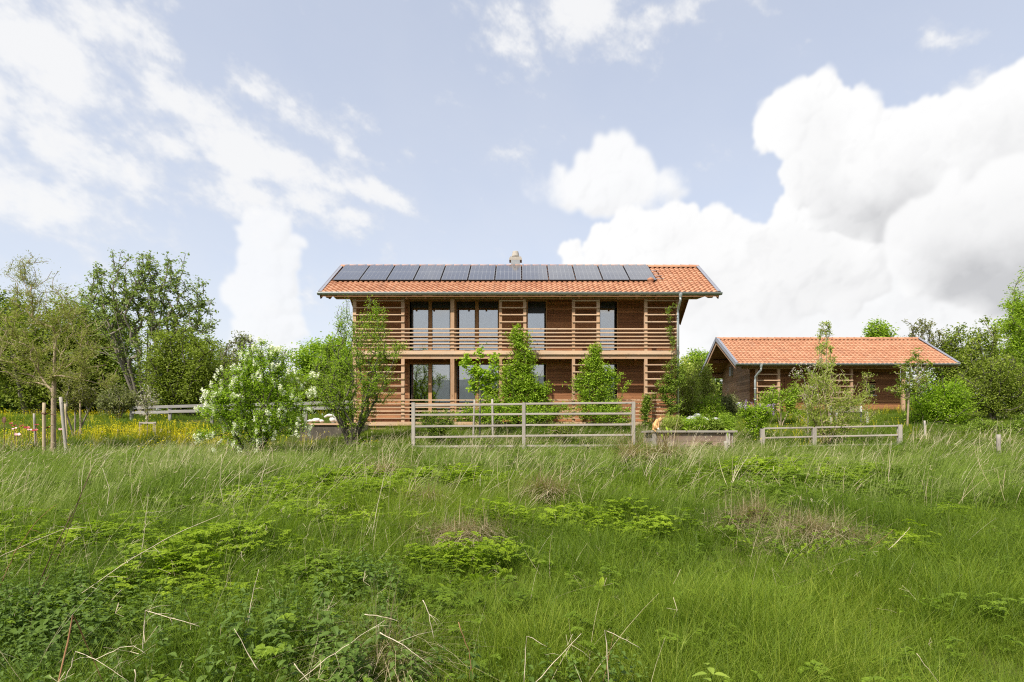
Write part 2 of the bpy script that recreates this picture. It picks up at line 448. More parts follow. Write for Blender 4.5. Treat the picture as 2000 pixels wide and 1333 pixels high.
M = {}
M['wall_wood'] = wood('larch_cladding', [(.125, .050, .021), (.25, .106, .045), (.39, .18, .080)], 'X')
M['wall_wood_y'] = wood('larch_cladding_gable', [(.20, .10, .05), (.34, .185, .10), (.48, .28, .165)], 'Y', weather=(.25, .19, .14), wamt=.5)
M['slat_wood'] = wood('larch_slats', [(.31, .18, .10), (.46, .295, .175), (.59, .405, .26)], 'X', weather=(.42, .335, .255), wamt=.5)
M['post_wood'] = wood('larch_posts', [(.28, .155, .08), (.40, .245, .14), (.50, .33, .205)], 'Z', weather=(.44, .33, .24), wamt=.25)
M['beam_wood'] = wood('larch_beams', [(.26, .14, .075), (.40, .235, .13), (.50, .32, .20)], 'X', weather=(.38, .30, .23), wamt=.4)
M['soffit_wood'] = wood('roof_boards', [(.17, .085, .04), (.28, .145, .07), (.36, .20, .10)], 'X')
M['fence_wood'] = wood('grey_fence_wood', [(.21, .18, .145), (.31, .265, .22), (.42, .37, .31)], 'X', weather=(.29, .27, .245), wamt=.5)
M['fence_post'] = wood('grey_post_wood', [(.20, .17, .14), (.30, .26, .215), (.40, .355, .295)], 'Z', weather=(.28, .26, .24), wamt=.5)
M['bed_wood'] = wood('weathered_bed_boards', [(.15, .10, .07), (.24, .16, .11), (.33, .235, .17)], 'X', weather=(.24, .20, .17), wamt=.6)
M['old_fence'] = wood('old_grey_boards', [(.15, .14, .125), (.24, .225, .205), (.33, .315, .29)], 'X')
M['stake_wood'] = wood('stake_wood', [(.28, .21, .13), (.42, .33, .21), (.52, .42, .29)], 'Z')
M['frame_dark'] = plain('window_frame_paint', (.06, .05, .042), .5)
M['frame_wood'] = wood('window_frame_wood', [(.24, .12, .055), (.33, .18, .085), (.42, .24, .12)], 'Z')
M['zinc'] = plain('zinc', (.50, .53, .53), .38, .55, .10, 3.0)
M['zinc_dark'] = plain('zinc_weathered', (.30, .335, .31), .45, .45, .12, 2.0)
M['verge'] = plain('verge_metal', (.33, .33, .36), .42, .5, .08, 2.0)
M['alu'] = plain('aluminium', (.62, .63, .65), .3, .9, .05)
M['flue'] = plain('chimney_sheet', (.25, .26, .265), .7)
M['concrete'] = plain('light_concrete', (.36, .32, .27), .9, 0, .12, 8.0, .3)
M['white_stone'] = plain('pale_stone', (.62, .61, .58), .85, 0, .16, 14.0, .6)
M['grey_stone'] = plain('grey_stone', (.34, .34, .33), .8, 0, .2, 12.0, .5)
M['soil'] = plain('garden_soil', (.09, .06, .04), .95, 0, .3, 20.0, .8)
M['pot'] = plain('terracotta_pot', (.5, .45, .4), .7)
M['white_curtain'] = plain('white_curtain', (.72, .72, .70), .8)
M['dark_room'] = plain('room_interior', (.10, .085, .07), .9)
M['blind'] = plain('dark_roller_blind', (.022, .021, .02), .45)
M['rust'] = plain('rusty_iron', (.16, .085, .05), .8, .2, .3, 30)

def tiles_mat():
    m, nn, ll, out = new_mat('clay_tiles')
    r = attr(nn, 'rnd')
    n = noise(nn, ll, objcoord(nn, ll, (1, 1, 1)), 1.1, 5, .6)
    n2 = noise(nn, ll, objcoord(nn, ll, (1, 1, 1)), 40, 3, .6)
    f = math_n(nn, ll, 'ADD', math_n(nn, ll, 'MULTIPLY', r, .5), math_n(nn, ll, 'MULTIPLY', n, .5))
    c = ramp(nn, ll, f, [(.1, (.33, .145, .078)), (.5, (.415, .203, .112)), (.92, (.49, .262, .155))])
    c = mixc(nn, ll, math_n(nn, ll, 'MULTIPLY', math_n(nn, ll, 'SUBTRACT', n2, .55), 1.4, True), c, (.36, .16, .10))
    st = noise(nn, ll, objcoord(nn, ll, (3.2, .5, .5)), 1.0, 5, .65)
    c = mixc(nn, ll, math_n(nn, ll, 'MULTIPLY', math_n(nn, ll, 'SUBTRACT', st, .55), 3.0, True), c, (.27, .155, .10))
    li = noise(nn, ll, objcoord(nn, ll, (1, 1, 1)), 9.0, 4, .7)
    c = mixc(nn, ll, math_n(nn, ll, 'MULTIPLY', math_n(nn, ll, 'SUBTRACT', li, .66), 5.0, True), c, (.40, .36, .25))
    p = principled(nn, ll, out, Roughness=.7); p.inputs['Specular IOR Level'].default_value = .25
    ll.new(c, p.inputs['Base Color'])
    return m
M['tile'] = tiles_mat()

def glass_mat(name='window_glass', tint=(.50, .53, .57), f0=.40, dark=(.02, .022, .025)):
    """coated insulating glass: a bright mirror layer over a see-through pane"""
    m, nn, ll, out = new_mat(name)
    tr = nn.new('ShaderNodeBsdfTransparent'); tr.inputs[0].default_value = (.55, .58, .58, 1)
    gl = nn.new('ShaderNodeBsdfGlossy'); gl.inputs['Roughness'].default_value = .012; gl.inputs['Color'].default_value = (.86, .83, .78, 1)
    lw = nn.new('ShaderNodeFresnel'); lw.inputs['IOR'].default_value = 1.5
    f = math_n(nn, ll, 'ADD', math_n(nn, ll, 'MULTIPLY', lw.outputs[0], 1.0), f0, True)
    mx_ = nn.new('ShaderNodeMixShader'); ll.new(f, mx_.inputs[0]); ll.new(tr.outputs[0], mx_.inputs[1]); ll.new(gl.outputs[0], mx_.inputs[2])
    ll.new(mx_.outputs[0], out.inputs[0])
    return m
M['glass'] = glass_mat()
def cell_mat():
    m, nn, ll, out = new_mat('solar_cells')
    p = principled(nn, ll, out, Roughness=.16); p.inputs['Base Color'].default_value = (.045, .047, .062, 1)
    p.inputs['Coat Weight'].default_value = 1.0; p.inputs['Coat Roughness'].default_value = .06
    p.inputs['IOR'].default_value = 1.6
    return m
M['cell'] = cell_mat()
M['backsheet'] = plain('solar_backsheet', (.26, .265, .275), .25)
M['black_frame'] = plain('black_anodised_frame', (.03, .03, .033), .4, .6)

def ground_mat():
    m, nn, ll, out = new_mat('meadow_soil')
    v = objcoord(nn, ll, (1, 1, 1))
    n = noise(nn, ll, v, .5, 6, .6); n2 = noise(nn, ll, v, 9, 5, .7)
    f = math_n(nn, ll, 'ADD', math_n(nn, ll, 'MULTIPLY', n, .5), math_n(nn, ll, 'MULTIPLY', n2, .5))
    c = ramp(nn, ll, f, [(.3, (.045, .040, .018)), (.5, (.080, .085, .026)), (.7, (.14, .125, .055))])
    p = principled(nn, ll, out, Roughness=1.0); p.inputs['Specular IOR Level'].default_value = .05; ll.new(c, p.inputs['Base Color']); bump(nn, ll, n2, p, .8, .05)
    return m
M['ground'] = ground_mat()
def fnoise(x, y, s): return np.sin(x * s + 1.7 * np.sin(y * s * .7)) * np.cos(y * s * 1.1 + 1.3 * np.sin(x * s * .6))

# ------------------------------------------------------------------ ground and far hills
ys = np.unique(np.concatenate([np.linspace(-60, 0, 20), np.linspace(0, 60, 150), np.geomspace(60, 1500, 30)]))
xs = np.unique(np.concatenate([-np.geomspace(40, 1500, 18), np.linspace(-40, 40, 120), np.geomspace(40, 1500, 18)]))
gx_, gy_ = np.meshgrid(xs, ys)
Vg = np.stack([gx_.ravel(), gy_.ravel(), GZ(gx_.ravel(), np.minimum(gy_.ravel(), 600))], 1)
nx = len(xs); ii, jj = np.meshgrid(np.arange(len(ys) - 1), np.arange(nx - 1), indexing='ij')
q0 = (ii * nx + jj).ravel()
gr = link('ground', np_mesh('ground', Vg, np.stack([q0, q0 + 1, q0 + nx + 1, q0 + nx], 1), smooth_=True, materials=[M['ground']]))
gr['kind'] = 'structure'

# ------------------------------------------------------------------ tiled roof
def tile_roof(parent, name, xl, xr, ye, ze, yr, zr, side=1, pitch=.2, rowh=.235):
    """one slope; side=1 faces the camera, -1 is the far slope"""
    mb = MB()
    L = math.hypot(yr - ye, zr - ze); d = np.array([0, (yr - ye) / L, (zr - ze) / L]); nrm = np.array([0, -d[2], d[1]]) if side == 1 else np.array([0, -d[2], d[1]])
    if nrm[2] < 0: nrm = -nrm
    rows = int(round(L / rowh)); h = L / rows; cols = int(round((xr - xl) / pitch)); w = (xr - xl) / cols
    prof_t = np.linspace(0, 1, 8); prof = .034 * (np.sin(prof_t * 2 * np.pi - .9) * .6 + np.sin(prof_t * 4 * np.pi - .3) * .16 + .5)
    g = np.random.default_rng(4)
    k = len(prof_t)
    for j in range(rows):
        for i in range(cols):
            x = xl + (i + prof_t) * w; e = g.uniform(-.003, .003); s0 = j * h + g.uniform(-.004, .004); s1 = (j + 1) * h + .05
            base = lambda s, off: np.stack([x, np.full(k, ye + d[1] * s + nrm[1] * 0), np.full(k, ze + d[2] * s)], 1) + nrm[None] * (off[:, None])
            a = base(s0, prof + .035 + e - .028); b = base(s0, prof + .035 + e); c = base(s1, prof + .0)
            V = np.concatenate([a, b, c]); Q = []
            for t in range(k - 1):
                Q += [(t, t + 1, k + t + 1, k + t), (k + t, k + t + 1, 2 * k + t + 1, 2 * k + t)]
            mb.add(V, Q, a=g.random())
    return mb.build(name, M['tile'], parent)

def ridge_caps(parent, xl, xr, y, z):
    mb = MB(); n = int((xr - xl) / .36); w = (xr - xl) / n
    for i in range(n):
        x0, x1 = xl + i * w, xl + (i + 1) * w + .03
        V = []
        for x, r in ((x0, .115), (x1, .10)):
            for t in np.linspace(-.15, math.pi + .15, 9): V.append((x, y + math.cos(t) * r * 1.1, z - .02 + math.sin(t) * r))
        Q = [(k, k + 1, 10 + k, 9 + k) for k in range(8)]
        mb.add(V, Q)
    return mb.build('ridge_tiles', M['tile'], parent)

def gutter(parent, xl, xr, y, z, r=.075, name='gutter'):
    mb = MB()
    ts = np.linspace(math.pi, 2 * math.pi, 9); V = []
    for x in (xl, xr):
        for t in ts: V.append((x, y + math.cos(t) * r, z + math.sin(t) * r))
        for t in ts: V.append((x, y + math.cos(t) * (r - .006), z + math.sin(t) * (r - .006)))
    Q = []
    for k in range(8):
        Q.append((k, k + 1, 18 + k + 1, 18 + k)); Q.append((9 + k + 1, 9 + k, 27 + k, 27 + k + 1))
    mb.add(V, Q, a=.5)
    for x in (xl, xr):   # end caps
        V = [(x, y, z)] + [(x, y + math.cos(t) * r, z + math.sin(t) * r) for t in ts]
        mb.add(V, T=[(0, k, k + 1) for k in range(1, 9)])
    g = mb.build(name, M['zinc_dark'], parent, True)
    mb = MB(); mb.tube([(xl, y - r, z + .004), (xr, y - r, z + .004)], .011, 8); mb.build('rolled_edge', M['zinc'], g)
    return g

def boards(mb, x0, x1, y, z0, z1, h=.11, t=.02, facing=-1, maxlen=3.6, holes=()):
    """horizontal boards covering x0..x1, z0..z1 on the plane y, leaving the rectangles in holes free"""
    z = z0
    while z < z1 - .005:
        zt = min(z + h, z1); zm = (z + zt) / 2
        spans = [(x0, x1)]
        for (a, b, c, d) in holes:
            if c < zm < d:
                ns = []
                for (p, q) in spans:
                    if b <= p or a >= q: ns.append((p, q)); continue
                    if a > p: ns.append((p, a))
                    if b < q: ns.append((b, q))
                spans = ns
        for (p, q) in spans:
            x = p
            while x < q - 1e-4:
                xe = min(q, x + random.uniform(1.6, maxlen))
                if q - xe < .4: xe = q
                off = random.uniform(0, .004)
                mb.box(x + .001, xe - .001, y - t - off, y, z + .002, zt - .005)
                x = xe
        z = zt

# ------------------------------------------------------------------ the house
YP, YW, YE, YR = 22.3, 23.15, 22.0, 24.7
PX = lambda px: WX(px, YP); PZ = lambda py: WZ(py, YP)
ze, zr = WZ(573, YE), WZ(524, YR)
house = thing('house', 'large two-storey timber house with a tiled roof carrying solar panels', 'house', (PX(1008), YW, PZ(835)))
xl, xr = WX(624, YE), WX(1405, YE)
YB = 2 * YR - YE                       # rear eave
zf = WZ(831, YP) - .3                   # foot of the walls
# roof: deck, tiles, ridge, verges
mb = MB()
th = math.atan2(zr - ze, YR - YE); L = math.hypot(YR - YE, zr - ze)
def roof_deck(mb, xl, xr, ye, ze, yr, zr, t=.10):
    yb = 2 * yr - ye
    V = []
    for x in (xl, xr):
        V += [(x, ye, ze), (x, yr, zr), (x, yb, ze), (x, yb, ze - t), (x, yr, zr - t * 1.15), (x, ye, ze - t)]
    mb.add(V, [(0, 6, 7, 1), (1, 7, 8, 2), (2, 8, 9, 3), (3, 9, 10, 4), (4, 10, 11, 5), (5, 11, 6, 0), (0, 1, 4, 5), (1, 2, 3, 4), (7, 6, 11, 10), (8, 7, 10, 9)])
roof_deck(mb, xl + .03, xr - .03, YE + .03, ze - .02, YR, zr - .02)
roof = mb.build('roof', M['soffit_wood'], house)
tile_roof(roof, 'tile_slope', xl, xr, YE - .04, ze, YR, zr)
tile_roof(roof, 'tile_slope', xl, xr, YB + .04, ze, YR, zr, -1)
ridge_caps(roof, xl, xr, YR, zr + .05)
def verge(parent, x, ye, ze, yr, zr, sgn):
    mb = MB(); yb = 2 * yr - ye
    for (a, b) in (((x, ye - .06, ze - .02), (x, yr, zr + .045)), ((x, yb + .06, ze - .02), (x, yr, zr + .045))):
        a, b = np.array(a), np.array(b)
        mb.bar(a, b, .03, .17); mb.bar(a + (sgn * -.05, 0, .085), b + (sgn * -.05, 0, .085), .13, .012)
    return mb.build('verge_trim', M['verge'], parent)
verge(roof, xl - .02, YE, ze, YR, zr, -1); verge(roof, xr + .02, YE, ze, YR, zr, 1)
for x in (xl + .02, xr - .02):
    mb = MB(); mb.bar((x, YE + .05, ze - .13), (x, YR, zr - .13), .04, .14); mb.bar((x, YB - .05, ze - .13), (x, YR, zr - .13), .04, .14)
    mb.build('barge_board', M['soffit_wood'], roof)
g = gutter(house, WX(620, YE - .12), WX(1410, YE - .12), YE - .12, WZ(572.5, YE - .12), .078)
# eaves plate with its notched ends, rear plate and ridge beam
mb = MB()
y0, y1 = YP - .06, YP + .08
zt, zb_, xa, xb = PZ(577), PZ(584.5), PX(655), PX(1372)
prof = [(PX(637), PZ(577)), (PX(637), PZ(581.6)), (PX(643), PZ(581.8)), (PX(649.5), PZ(578)), (PX(656), PZ(584.3)), (PX(1362), PZ(584.3)), (PX(1378), PZ(578.4)), (PX(1384), PZ(581.8)), (PX(1392), PZ(581.6)), (PX(1392), PZ(577))]
V = [(x, y0, z) for x, z in prof] + [(x, y1, z) for x, z in prof]
n = len(prof)
mb.add(V, [(i, (i + 1) % n, n + (i + 1) % n, n + i) for i in range(n)], [(0, 1, 2), (0, 2, 3), (0, 3, 9), (3, 6, 9), (3, 4, 6), (4, 5, 6), (9, 6, 7), (9, 7, 8)] + [(n, n + 2, n + 1), (n, n + 3, n + 2), (n, n + 9, n + 3), (n + 3, n + 9, n + 6), (n + 3, n + 6, n + 4), (n + 4, n + 6, n + 5), (n + 9, n + 7, n + 6), (n + 9, n + 8, n + 7)])
mb.build('eaves_beam', M['beam_wood'], house)
mb = MB(); mb.box(xl + .3, xr - .3, YR - .08, YR + .08, zr - .36, zr - .15); mb.build('ridge_beam', M['beam_wood'], house)
mb = MB(); mb.box(xl + .3, xr - .3, YB - .4, YB - .26, ze - .02, ze + .12); mb.build('rear_beam', M['beam_wood'], house)
mb = MB()
for x in np.arange(xl + .35, xr - .3, .72):
    mb.bar((x, YE + .06, ze - .16), (x, YR, zr - .17), .07, .10); mb.bar((x, YB - .06, ze - .16), (x, YR, zr - .17), .07, .10)
mb.build('rafters', M['soffit_wood'], house)

# walls
def QX(px): return WX(px, YW)
def QZ(py): return WZ(py, YW)
wl_, wr_ = QX(691.5), QX(1322.5)
ytop = ze + (YW - YE) * math.tan(th) - .16
up = [(798, 975), (1029, 1068), (1170, 1207)]
h_up = [(QX(a), QX(b), QZ(688), QZ(586.5)) for a, b in up]
h_lo = [(QX(a), QX(b), QZ(828), QZ(709)) for a, b in ((798, 976), (1034, 1068), (1174, 1207))]
mb = MB(); boards(mb, wl_, wr_, YW, zf, ytop, .115, holes=h_up + h_lo)
mb.build('front_wall', M['wall_wood'], house)
YBW = YB - .35
def gable(parent, x, yf, yb, z0, zE, yr, zR, ye, t, mat, name='gable_wall'):
    mb = MB(); z = z0; sl = (zR - zE) / (yr - ye)
    while True:
        zt_ = z + .115; lim = .17
        zz = (z + zt_) / 2
        a = max(yf, ye + (zz + lim - zE) / sl); b = min(yb, 2 * yr - ye - (zz + lim - zE) / sl)
        if a >= b - .05: break
        y = a
        while y < b - 1e-4:
            ye_ = min(b, y + random.uniform(1.5, 3.4))
            if b - ye_ < .4: ye_ = b
            o = random.uniform(0, .005)
            mb.box(min(x, x + t) - (o if t < 0 else 0), max(x, x + t) + (o if t > 0 else 0), y + .001, ye_ - .001, z + .002, zt_ - .005); y = ye_
        z = zt_
        if z > zR: break
    return mb.build(name, mat, parent)
gable(house, wl_, YW + .002, YBW, zf, ze, YR, zr, YE, -.02, M['wall_wood_y'])
gable(house, wr_, YW + .002, YBW, zf, ze, YR, zr, YE, .02, M['wall_wood_y'])
mb = MB(); boards(mb, wl_, wr_, YBW, zf, ze + .15, .115, t=-.02); mb.build('rear_wall', M['wall_wood'], house)
# room shells behind the glass
mb = MB(); zm = (PZ(686) + PZ(701)) / 2
mb.box(wl_ + .03, wr_ - .03, YW + .03, YBW - .03, zm - .12, zm + .10, a=.5)
mb.box(wl_ + .03, wr_ - .03, YBW - .10, YBW - .04, zf, ze, a=.2)
mb.box(wl_ + .03, wr_ - .03, YW + .05, YBW - .05, zf - .1, zf + .28, a=.6)
mb.box(wl_ + .03, wr_ - .03, YW + .05, YBW - .05, ytop + .03, ytop + .06, a=.6)
for x in (QX(1000), QX(1120)): mb.box(x - .06, x + .06, YW + .06, YBW - .12, zf + .3, ytop, a=.4)
mb.build('interior_walls', M['dark_room'], house)

def window(parent, panes, zt, zb, opening, blind=None, mullions=(), yw=YW, fw=.035, name='window'):
    """opening frame with panes; all pixel columns/rows are on the wall plane"""
    a, b, t, bt = opening
    x0, x1, z1, z0 = WX(a, yw), WX(b, yw), WZ(t, yw), WZ(bt, yw)
    mb = MB(); y = yw
    mb.box(x0, x0 + .04, y - .025, y + .10, z0, z1); mb.box(x1 - .04, x1, y - .025, y + .10, z0, z1)
    mb.box(x0 + .04, x1 - .04, y - .023, y + .10, z1 - .05, z1); mb.box(x0 + .04, x1 - .04, y - .035, y + .10, z0, z0 + .05)
    w = mb.build(name, M['frame_wood'], parent)
    for (c, d) in mullions:
        mb = MB(); mb.box(WX(c, yw), WX(d, yw), y - .03, y + .08, z0 + .051, z1 - .051); mb.build('mullion', M['frame_wood'], w)
    for (c, d, pt, pb) in panes:
        X0, X1, Z1, Z0 = WX(c, yw), WX(d, yw), WZ(pt, yw), WZ(pb, yw)
        mb = MB()
        for (p, q, r_, s_) in ((X0 - .03, X0, Z0 - .03, Z1 + .03), (X1, X1 + .03, Z0 - .03, Z1 + .03), (X0, X1, Z1, Z1 + .03), (X0, X1, Z0 - .03, Z0)):
            mb.box(p, q, y + .02, y + .07, r_, s_)
        mb.build('sash', M['frame_dark'], w)
        mb = MB(); mb.box(X0 - .004, X1 + .004, y + .04, y + .048, Z0 - .004, Z1 + .004); mb.build('pane', M['glass'], w)
    if blind:
        for (c, d, pt, pb) in blind:
            mb = MB(); mb.box(WX(c, yw), WX(d, yw), y + .003, y + .034, WZ(pb, yw), WZ(pt, yw)); mb.build('roller_blind_box', M['blind'], w)
    return w
window(house, [(805.5, 836, 601, 684), (844.5, 878, 601, 684), (893.5, 927, 601, 684), (935.5, 972, 601, 684)], 0, 0, (798, 975, 586.5, 687), [(803, 836.8, 587.5, 601), (843.8, 879.5, 587.5, 601), (892, 928, 587.5, 601), (935, 973, 587.5, 601)], [(837, 843.6), (880, 891.6), (928.4, 934.8)])
window(house, [(1031, 1063, 612, 684)], 0, 0, (1029, 1068, 586.5, 687), [(1030, 1065, 588, 612)])
window(house, [(1172.5, 1200, 602.5, 684)], 0, 0, (1170, 1207, 586.5, 687), [(1172, 1202, 588, 602.5)])
window(house, [(805, 836, 712, 824), (844.5, 878, 712, 824), (893.5, 927, 712, 824), (935.5, 973, 712, 824)], 0, 0, (798, 976, 709, 827), None, [(837, 843.6), (880, 891.6), (928.4, 934.8)])
window(house, [(1037, 1062, 712, 824)], 0, 0, (1034, 1068, 709, 827))
window(house, [(1177, 1200, 712, 824)], 0, 0, (1174, 1207, 709, 827))
mb = MB(); mb.box(WX(951, YW + .3), WX(972, YW + .3), YW + .28, YW + .30, WZ(775, YW), WZ(733, YW)); mb.build('white_screen', M['white_curtain'], house)
mb = MB()
V = []; nn_ = 40; x0, x1 = WX(807, YW + .3), WX(822, YW + .3)
for i in range(nn_):
    x = x0 + (x1 - x0) * i / (nn_ - 1); y = YW + .32 + .03 * math.sin(i * 1.3)
    V += [(x, y, QZ(822)), (x, y, QZ(713))]
mb.add(V, [(2 * i, 2 * i + 2, 2 * i + 3, 2 * i + 1) for i in range(nn_ - 1)]); mb.build('curtain', M['white_curtain'], house)

# posts, slat screens, railings, balcony
slat_t = .032
def post(parent, a, b, pt, pb, y0=YP - .05, y1=YP + .06):
    mb = MB(); mb.box(WX(a, YP), WX(b, YP), y0, y1, PZ(pb), PZ(pt)); return mb.build('post', M['post_wood'], parent)
posts = [(689.5, 696), (784, 790.5), (880, 887.5), (975, 980.5), (1022, 1028), (1117, 1123), (1165, 1171), (1258, 1264), (1320.5, 1326)]
for a, b in posts:
    post(house, a, b, 584.5, 686.3); post(house, a, b, 701.6, 833)
def slat(mb, a, b, py, y=YP - .085, hgt=2.2):
    mb.box(WX(a, YP), WX(b, YP), y, y + .035, PZ(py + hgt / 2) + random.uniform(-.003, .003), PZ(py - hgt / 2) + random.uniform(-.003, .003))
for (a, b) in ((690, 790), (975.5, 1027.5), (1118, 1170.5), (1259, 1325)):
    mb = MB()
    for py in (588.6, 602.2, 615.8, 629.8): slat(mb, a, b, py)
    mb.build('slat_screen', M['slat_wood'], house)
    mb = MB()
    for py in (713.3, 727.1, 740.8, 754.6, 768.3): slat(mb, a, b, py)
    mb.build('slat_screen', M['slat_wood'], house)
mb = MB()
for py in (643.6, 651, 658.2, 665.2, 672.2, 679.4): slat(mb, 689.5, 1325, py)
mb.build('balcony_railing', M['slat_wood'], house)
mb = MB()
for py in (782, 789.2, 796.4, 803.6, 810.6, 817.6): slat(mb, 689.5, 1325, py)
mb.build('terrace_railing', M['slat_wood'], house)
mb = MB(); mb.box(PX(688.5), PX(1326), YP - .11, YP - .06, PZ(693.4), PZ(686.2)); mb.build('balcony_fascia', M['slat_wood'], house)
mb = MB(); mb.box(PX(689.5), PX(1325.5), YP - .05, YP + .07, PZ(701.6), PZ(693.6)); mb.build('balcony_beam', M['beam_wood'], house)
mb = MB()
for k in range(6): mb.box(PX(689.5), PX(1325.5), YP + .075 + k * .128, YP + .195 + k * .128, PZ(689), PZ(687.4))
mb.build('balcony_floor', M['beam_wood'], house)
for px in range(720, 1325, 48):
    mb = MB(); mb.box(PX(px) - .04, PX(px) + .04, YP + .072, YW - .03, PZ(699), PZ(690.2))
    mb.build('balcony_joist', M['beam_wood'], house)
mb = MB(); mb.box(PX(689), PX(1325.5), YP - .09, YP + .05, PZ(831.8), PZ(824.4)); mb.build('base_beam', M['slat_wood'], house)
mb = MB(); mb.box(PX(690.5), PX(1322), YP - .02, YP + .06, PZ(840), PZ(833)); mb.build('plinth_board', M['beam_wood'], house)
mb = MB()
for k in range(6): mb.box(PX(690), PX(1325), YP + .06 + k * .13, YP + .185 + k * .13, PZ(826.6), PZ(824.8))
mb.build('terrace_floor', M['beam_wood'], house)
# downpipe
def downpipe(parent, px, ytop, ybot, yg, y2, name='downpipe', r=.045, jog=0):
    mb = MB(); x = WX(px, yg)
    z0 = WZ(ytop, yg)
    mb.lathe((x, yg + .0, z0 - .16), [(.045, 0), (.06, .05), (.085, .13), (.085, .17)], 14)
    pts = [(x, yg, z0 - .12), (x, yg, z0 - .25), (x + jog * .5, yg + (y2 - yg) * .5, z0 - .40), (x + jog, y2, z0 - .55), (x + jog, y2, z0 - .7), (x + jog, y2, WZ(ybot, y2))]
    mb.tube(pts, [r, r, r, r, r, r], 12)
    for q in (.35, .7):
        zz = z0 - .6 - (z0 - .6 - WZ(ybot, y2)) * q; mb.tube([(x + jog, y2, zz), (x + jog, y2, zz + .03)], r * 1.25, 12)
    return mb.build(name, M['zinc'], parent, True)
downpipe(house, 1329, 573.5, 806, YE - .12, YP - .10, jog=-.01)

# chimney
ch = None
mb = MB(); yc = YR + .35
bx0, bx1 = WX(998, yc - .2), WX(1015.5, yc - .2)
mb.box(bx0, bx1, yc - .2, yc + .2, zr - .6, WZ(508, yc - .2)); ch = mb.build('chimney', M['flue'], roof)
mb = MB(); mb.box(WX(994.5, yc - .25), WX(1019.3, yc - .25), yc - .20, yc + .24, WZ(508, yc - .2) + .002, WZ(503.5, yc - .2), a=.4)
mb.box(WX(996, yc - .25), WX(1018, yc - .25), yc - .18, yc + .22, WZ(503.5, yc - .2), WZ(501, yc - .2), a=.8)
mb.build('chimney_cap', M['concrete'], ch)
mb = MB(); cx = (bx0 + bx1) / 2
mb.lathe((cx, yc, WZ(501, yc)), [(.165, -.02), (.15, .06), (.125, .17), (.12, .20), (.08, .205), (.075, .10), (0, .10)], 16); mb.build('chimney_pot', M['concrete'], ch, True)

# solar panels, one mesh each
d = np.array([0, math.cos(th), math.sin(th)]); nrm = np.array([0, -math.sin(th), math.cos(th)])
def solar(x0, x1, s0, s1, off=.13):
    mb = MB()
    def P(x, s, o): return np.array([x, YE, ze]) + d * s + nrm * o
    def quad(xa, xb, sa, sb, o, m, a=.5):
        mb.add([P(xa, sa, o), P(xb, sa, o), P(xb, sb, o), P(xa, sb, o)], [(0, 1, 2, 3)], m=m, a=a)
    # frame body
    V = [P(x, s, o) for o in (off - .035, off) for (x, s) in ((x0, s0), (x1, s0), (x1, s1), (x0, s1))]
    mb.add(V, [(3, 2, 1, 0), (0, 1, 5, 4), (1, 2, 6, 5), (2, 3, 7, 6), (3, 0, 4, 7)], m=2)
    f = .022
    for (xa, xb, sa, sb) in ((x0, x1, s0, s0 + f), (x0, x1, s1 - f, s1), (x0, x0 + f, s0 + f, s1 - f), (x1 - f, x1, s0 + f, s1 - f)): quad(xa, xb, sa, sb, off, 2)
    quad(x0 + f, x1 - f, s0 + f, s1 - f, off - .002, 1)
    gx0, gx1, gs0, gs1 = x0 + f + .008, x1 - f - .008, s0 + f + .012, s1 - f - .012
    cw = (gx1 - gx0) / 6; mid = (gs0 + gs1) / 2; hh = (gs1 - gs0 - .03) / 2; chh = hh / 2
    for i in range(6):
        for half in (0, 1):
            for j in range(2):
                sa = gs0 + j * chh if half == 0 else mid + .015 + j * chh
                quad(gx0 + i * cw + .004, gx0 + (i + 1) * cw - .004, sa + .005, sa + chh - .005, off, 0)
    return mb.build('solar_panel', [M['cell'], M['backsheet'], M['black_frame']], house)
y_lp = YE + (YR - YE) * .375; s0 = (y_lp - YE) / math.cos(th)
s1 = L + .06
yl = YE + math.cos(th) * s0 - math.sin(th) * .13
X0, X1 = WX(648.5, yl), WX(1283.5, yl); pw = (X1 - X0) / 12
for i in range(12): solar(X0 + i * pw + .014, X0 + (i + 1) * pw - .014, s0, s1)
for s in (s0 + .28, s0 + .62, s0 + .98, s0 + 1.34):
    mb = MB(); a = np.array([X0 + .05, YE, ze]) + d * s + nrm * .085; b = np.array([X1 + .32, YE, ze]) + d * s + nrm * .085
    mb.bar(a, b, .035, .03, up=nrm)
    mb.build('mounting_rail', M['alu'], roof)
for s in (s0 + .28, s0 + .62, s0 + .98, s0 + 1.34):
    c = np.array([X1 + .24, YE, ze]) + d * (s - .06) + nrm * .075; mb = MB(); mb.bar(c, c + d * .05 + nrm * .01, .05, .07); mb.build('roof_hook', M['rust'], roof)
c = np.array([WX(1272, YE + .8), YE, ze]) + d * (s0 - .07) + nrm * .05
mb = MB(); mb.lathe(c, [(.10, -.05), (.10, .05), (.13, .08), (.12, .14), (.05, .18), (0, .185)], 16); mb.build('vent_pipe', M['tile'], roof, True)

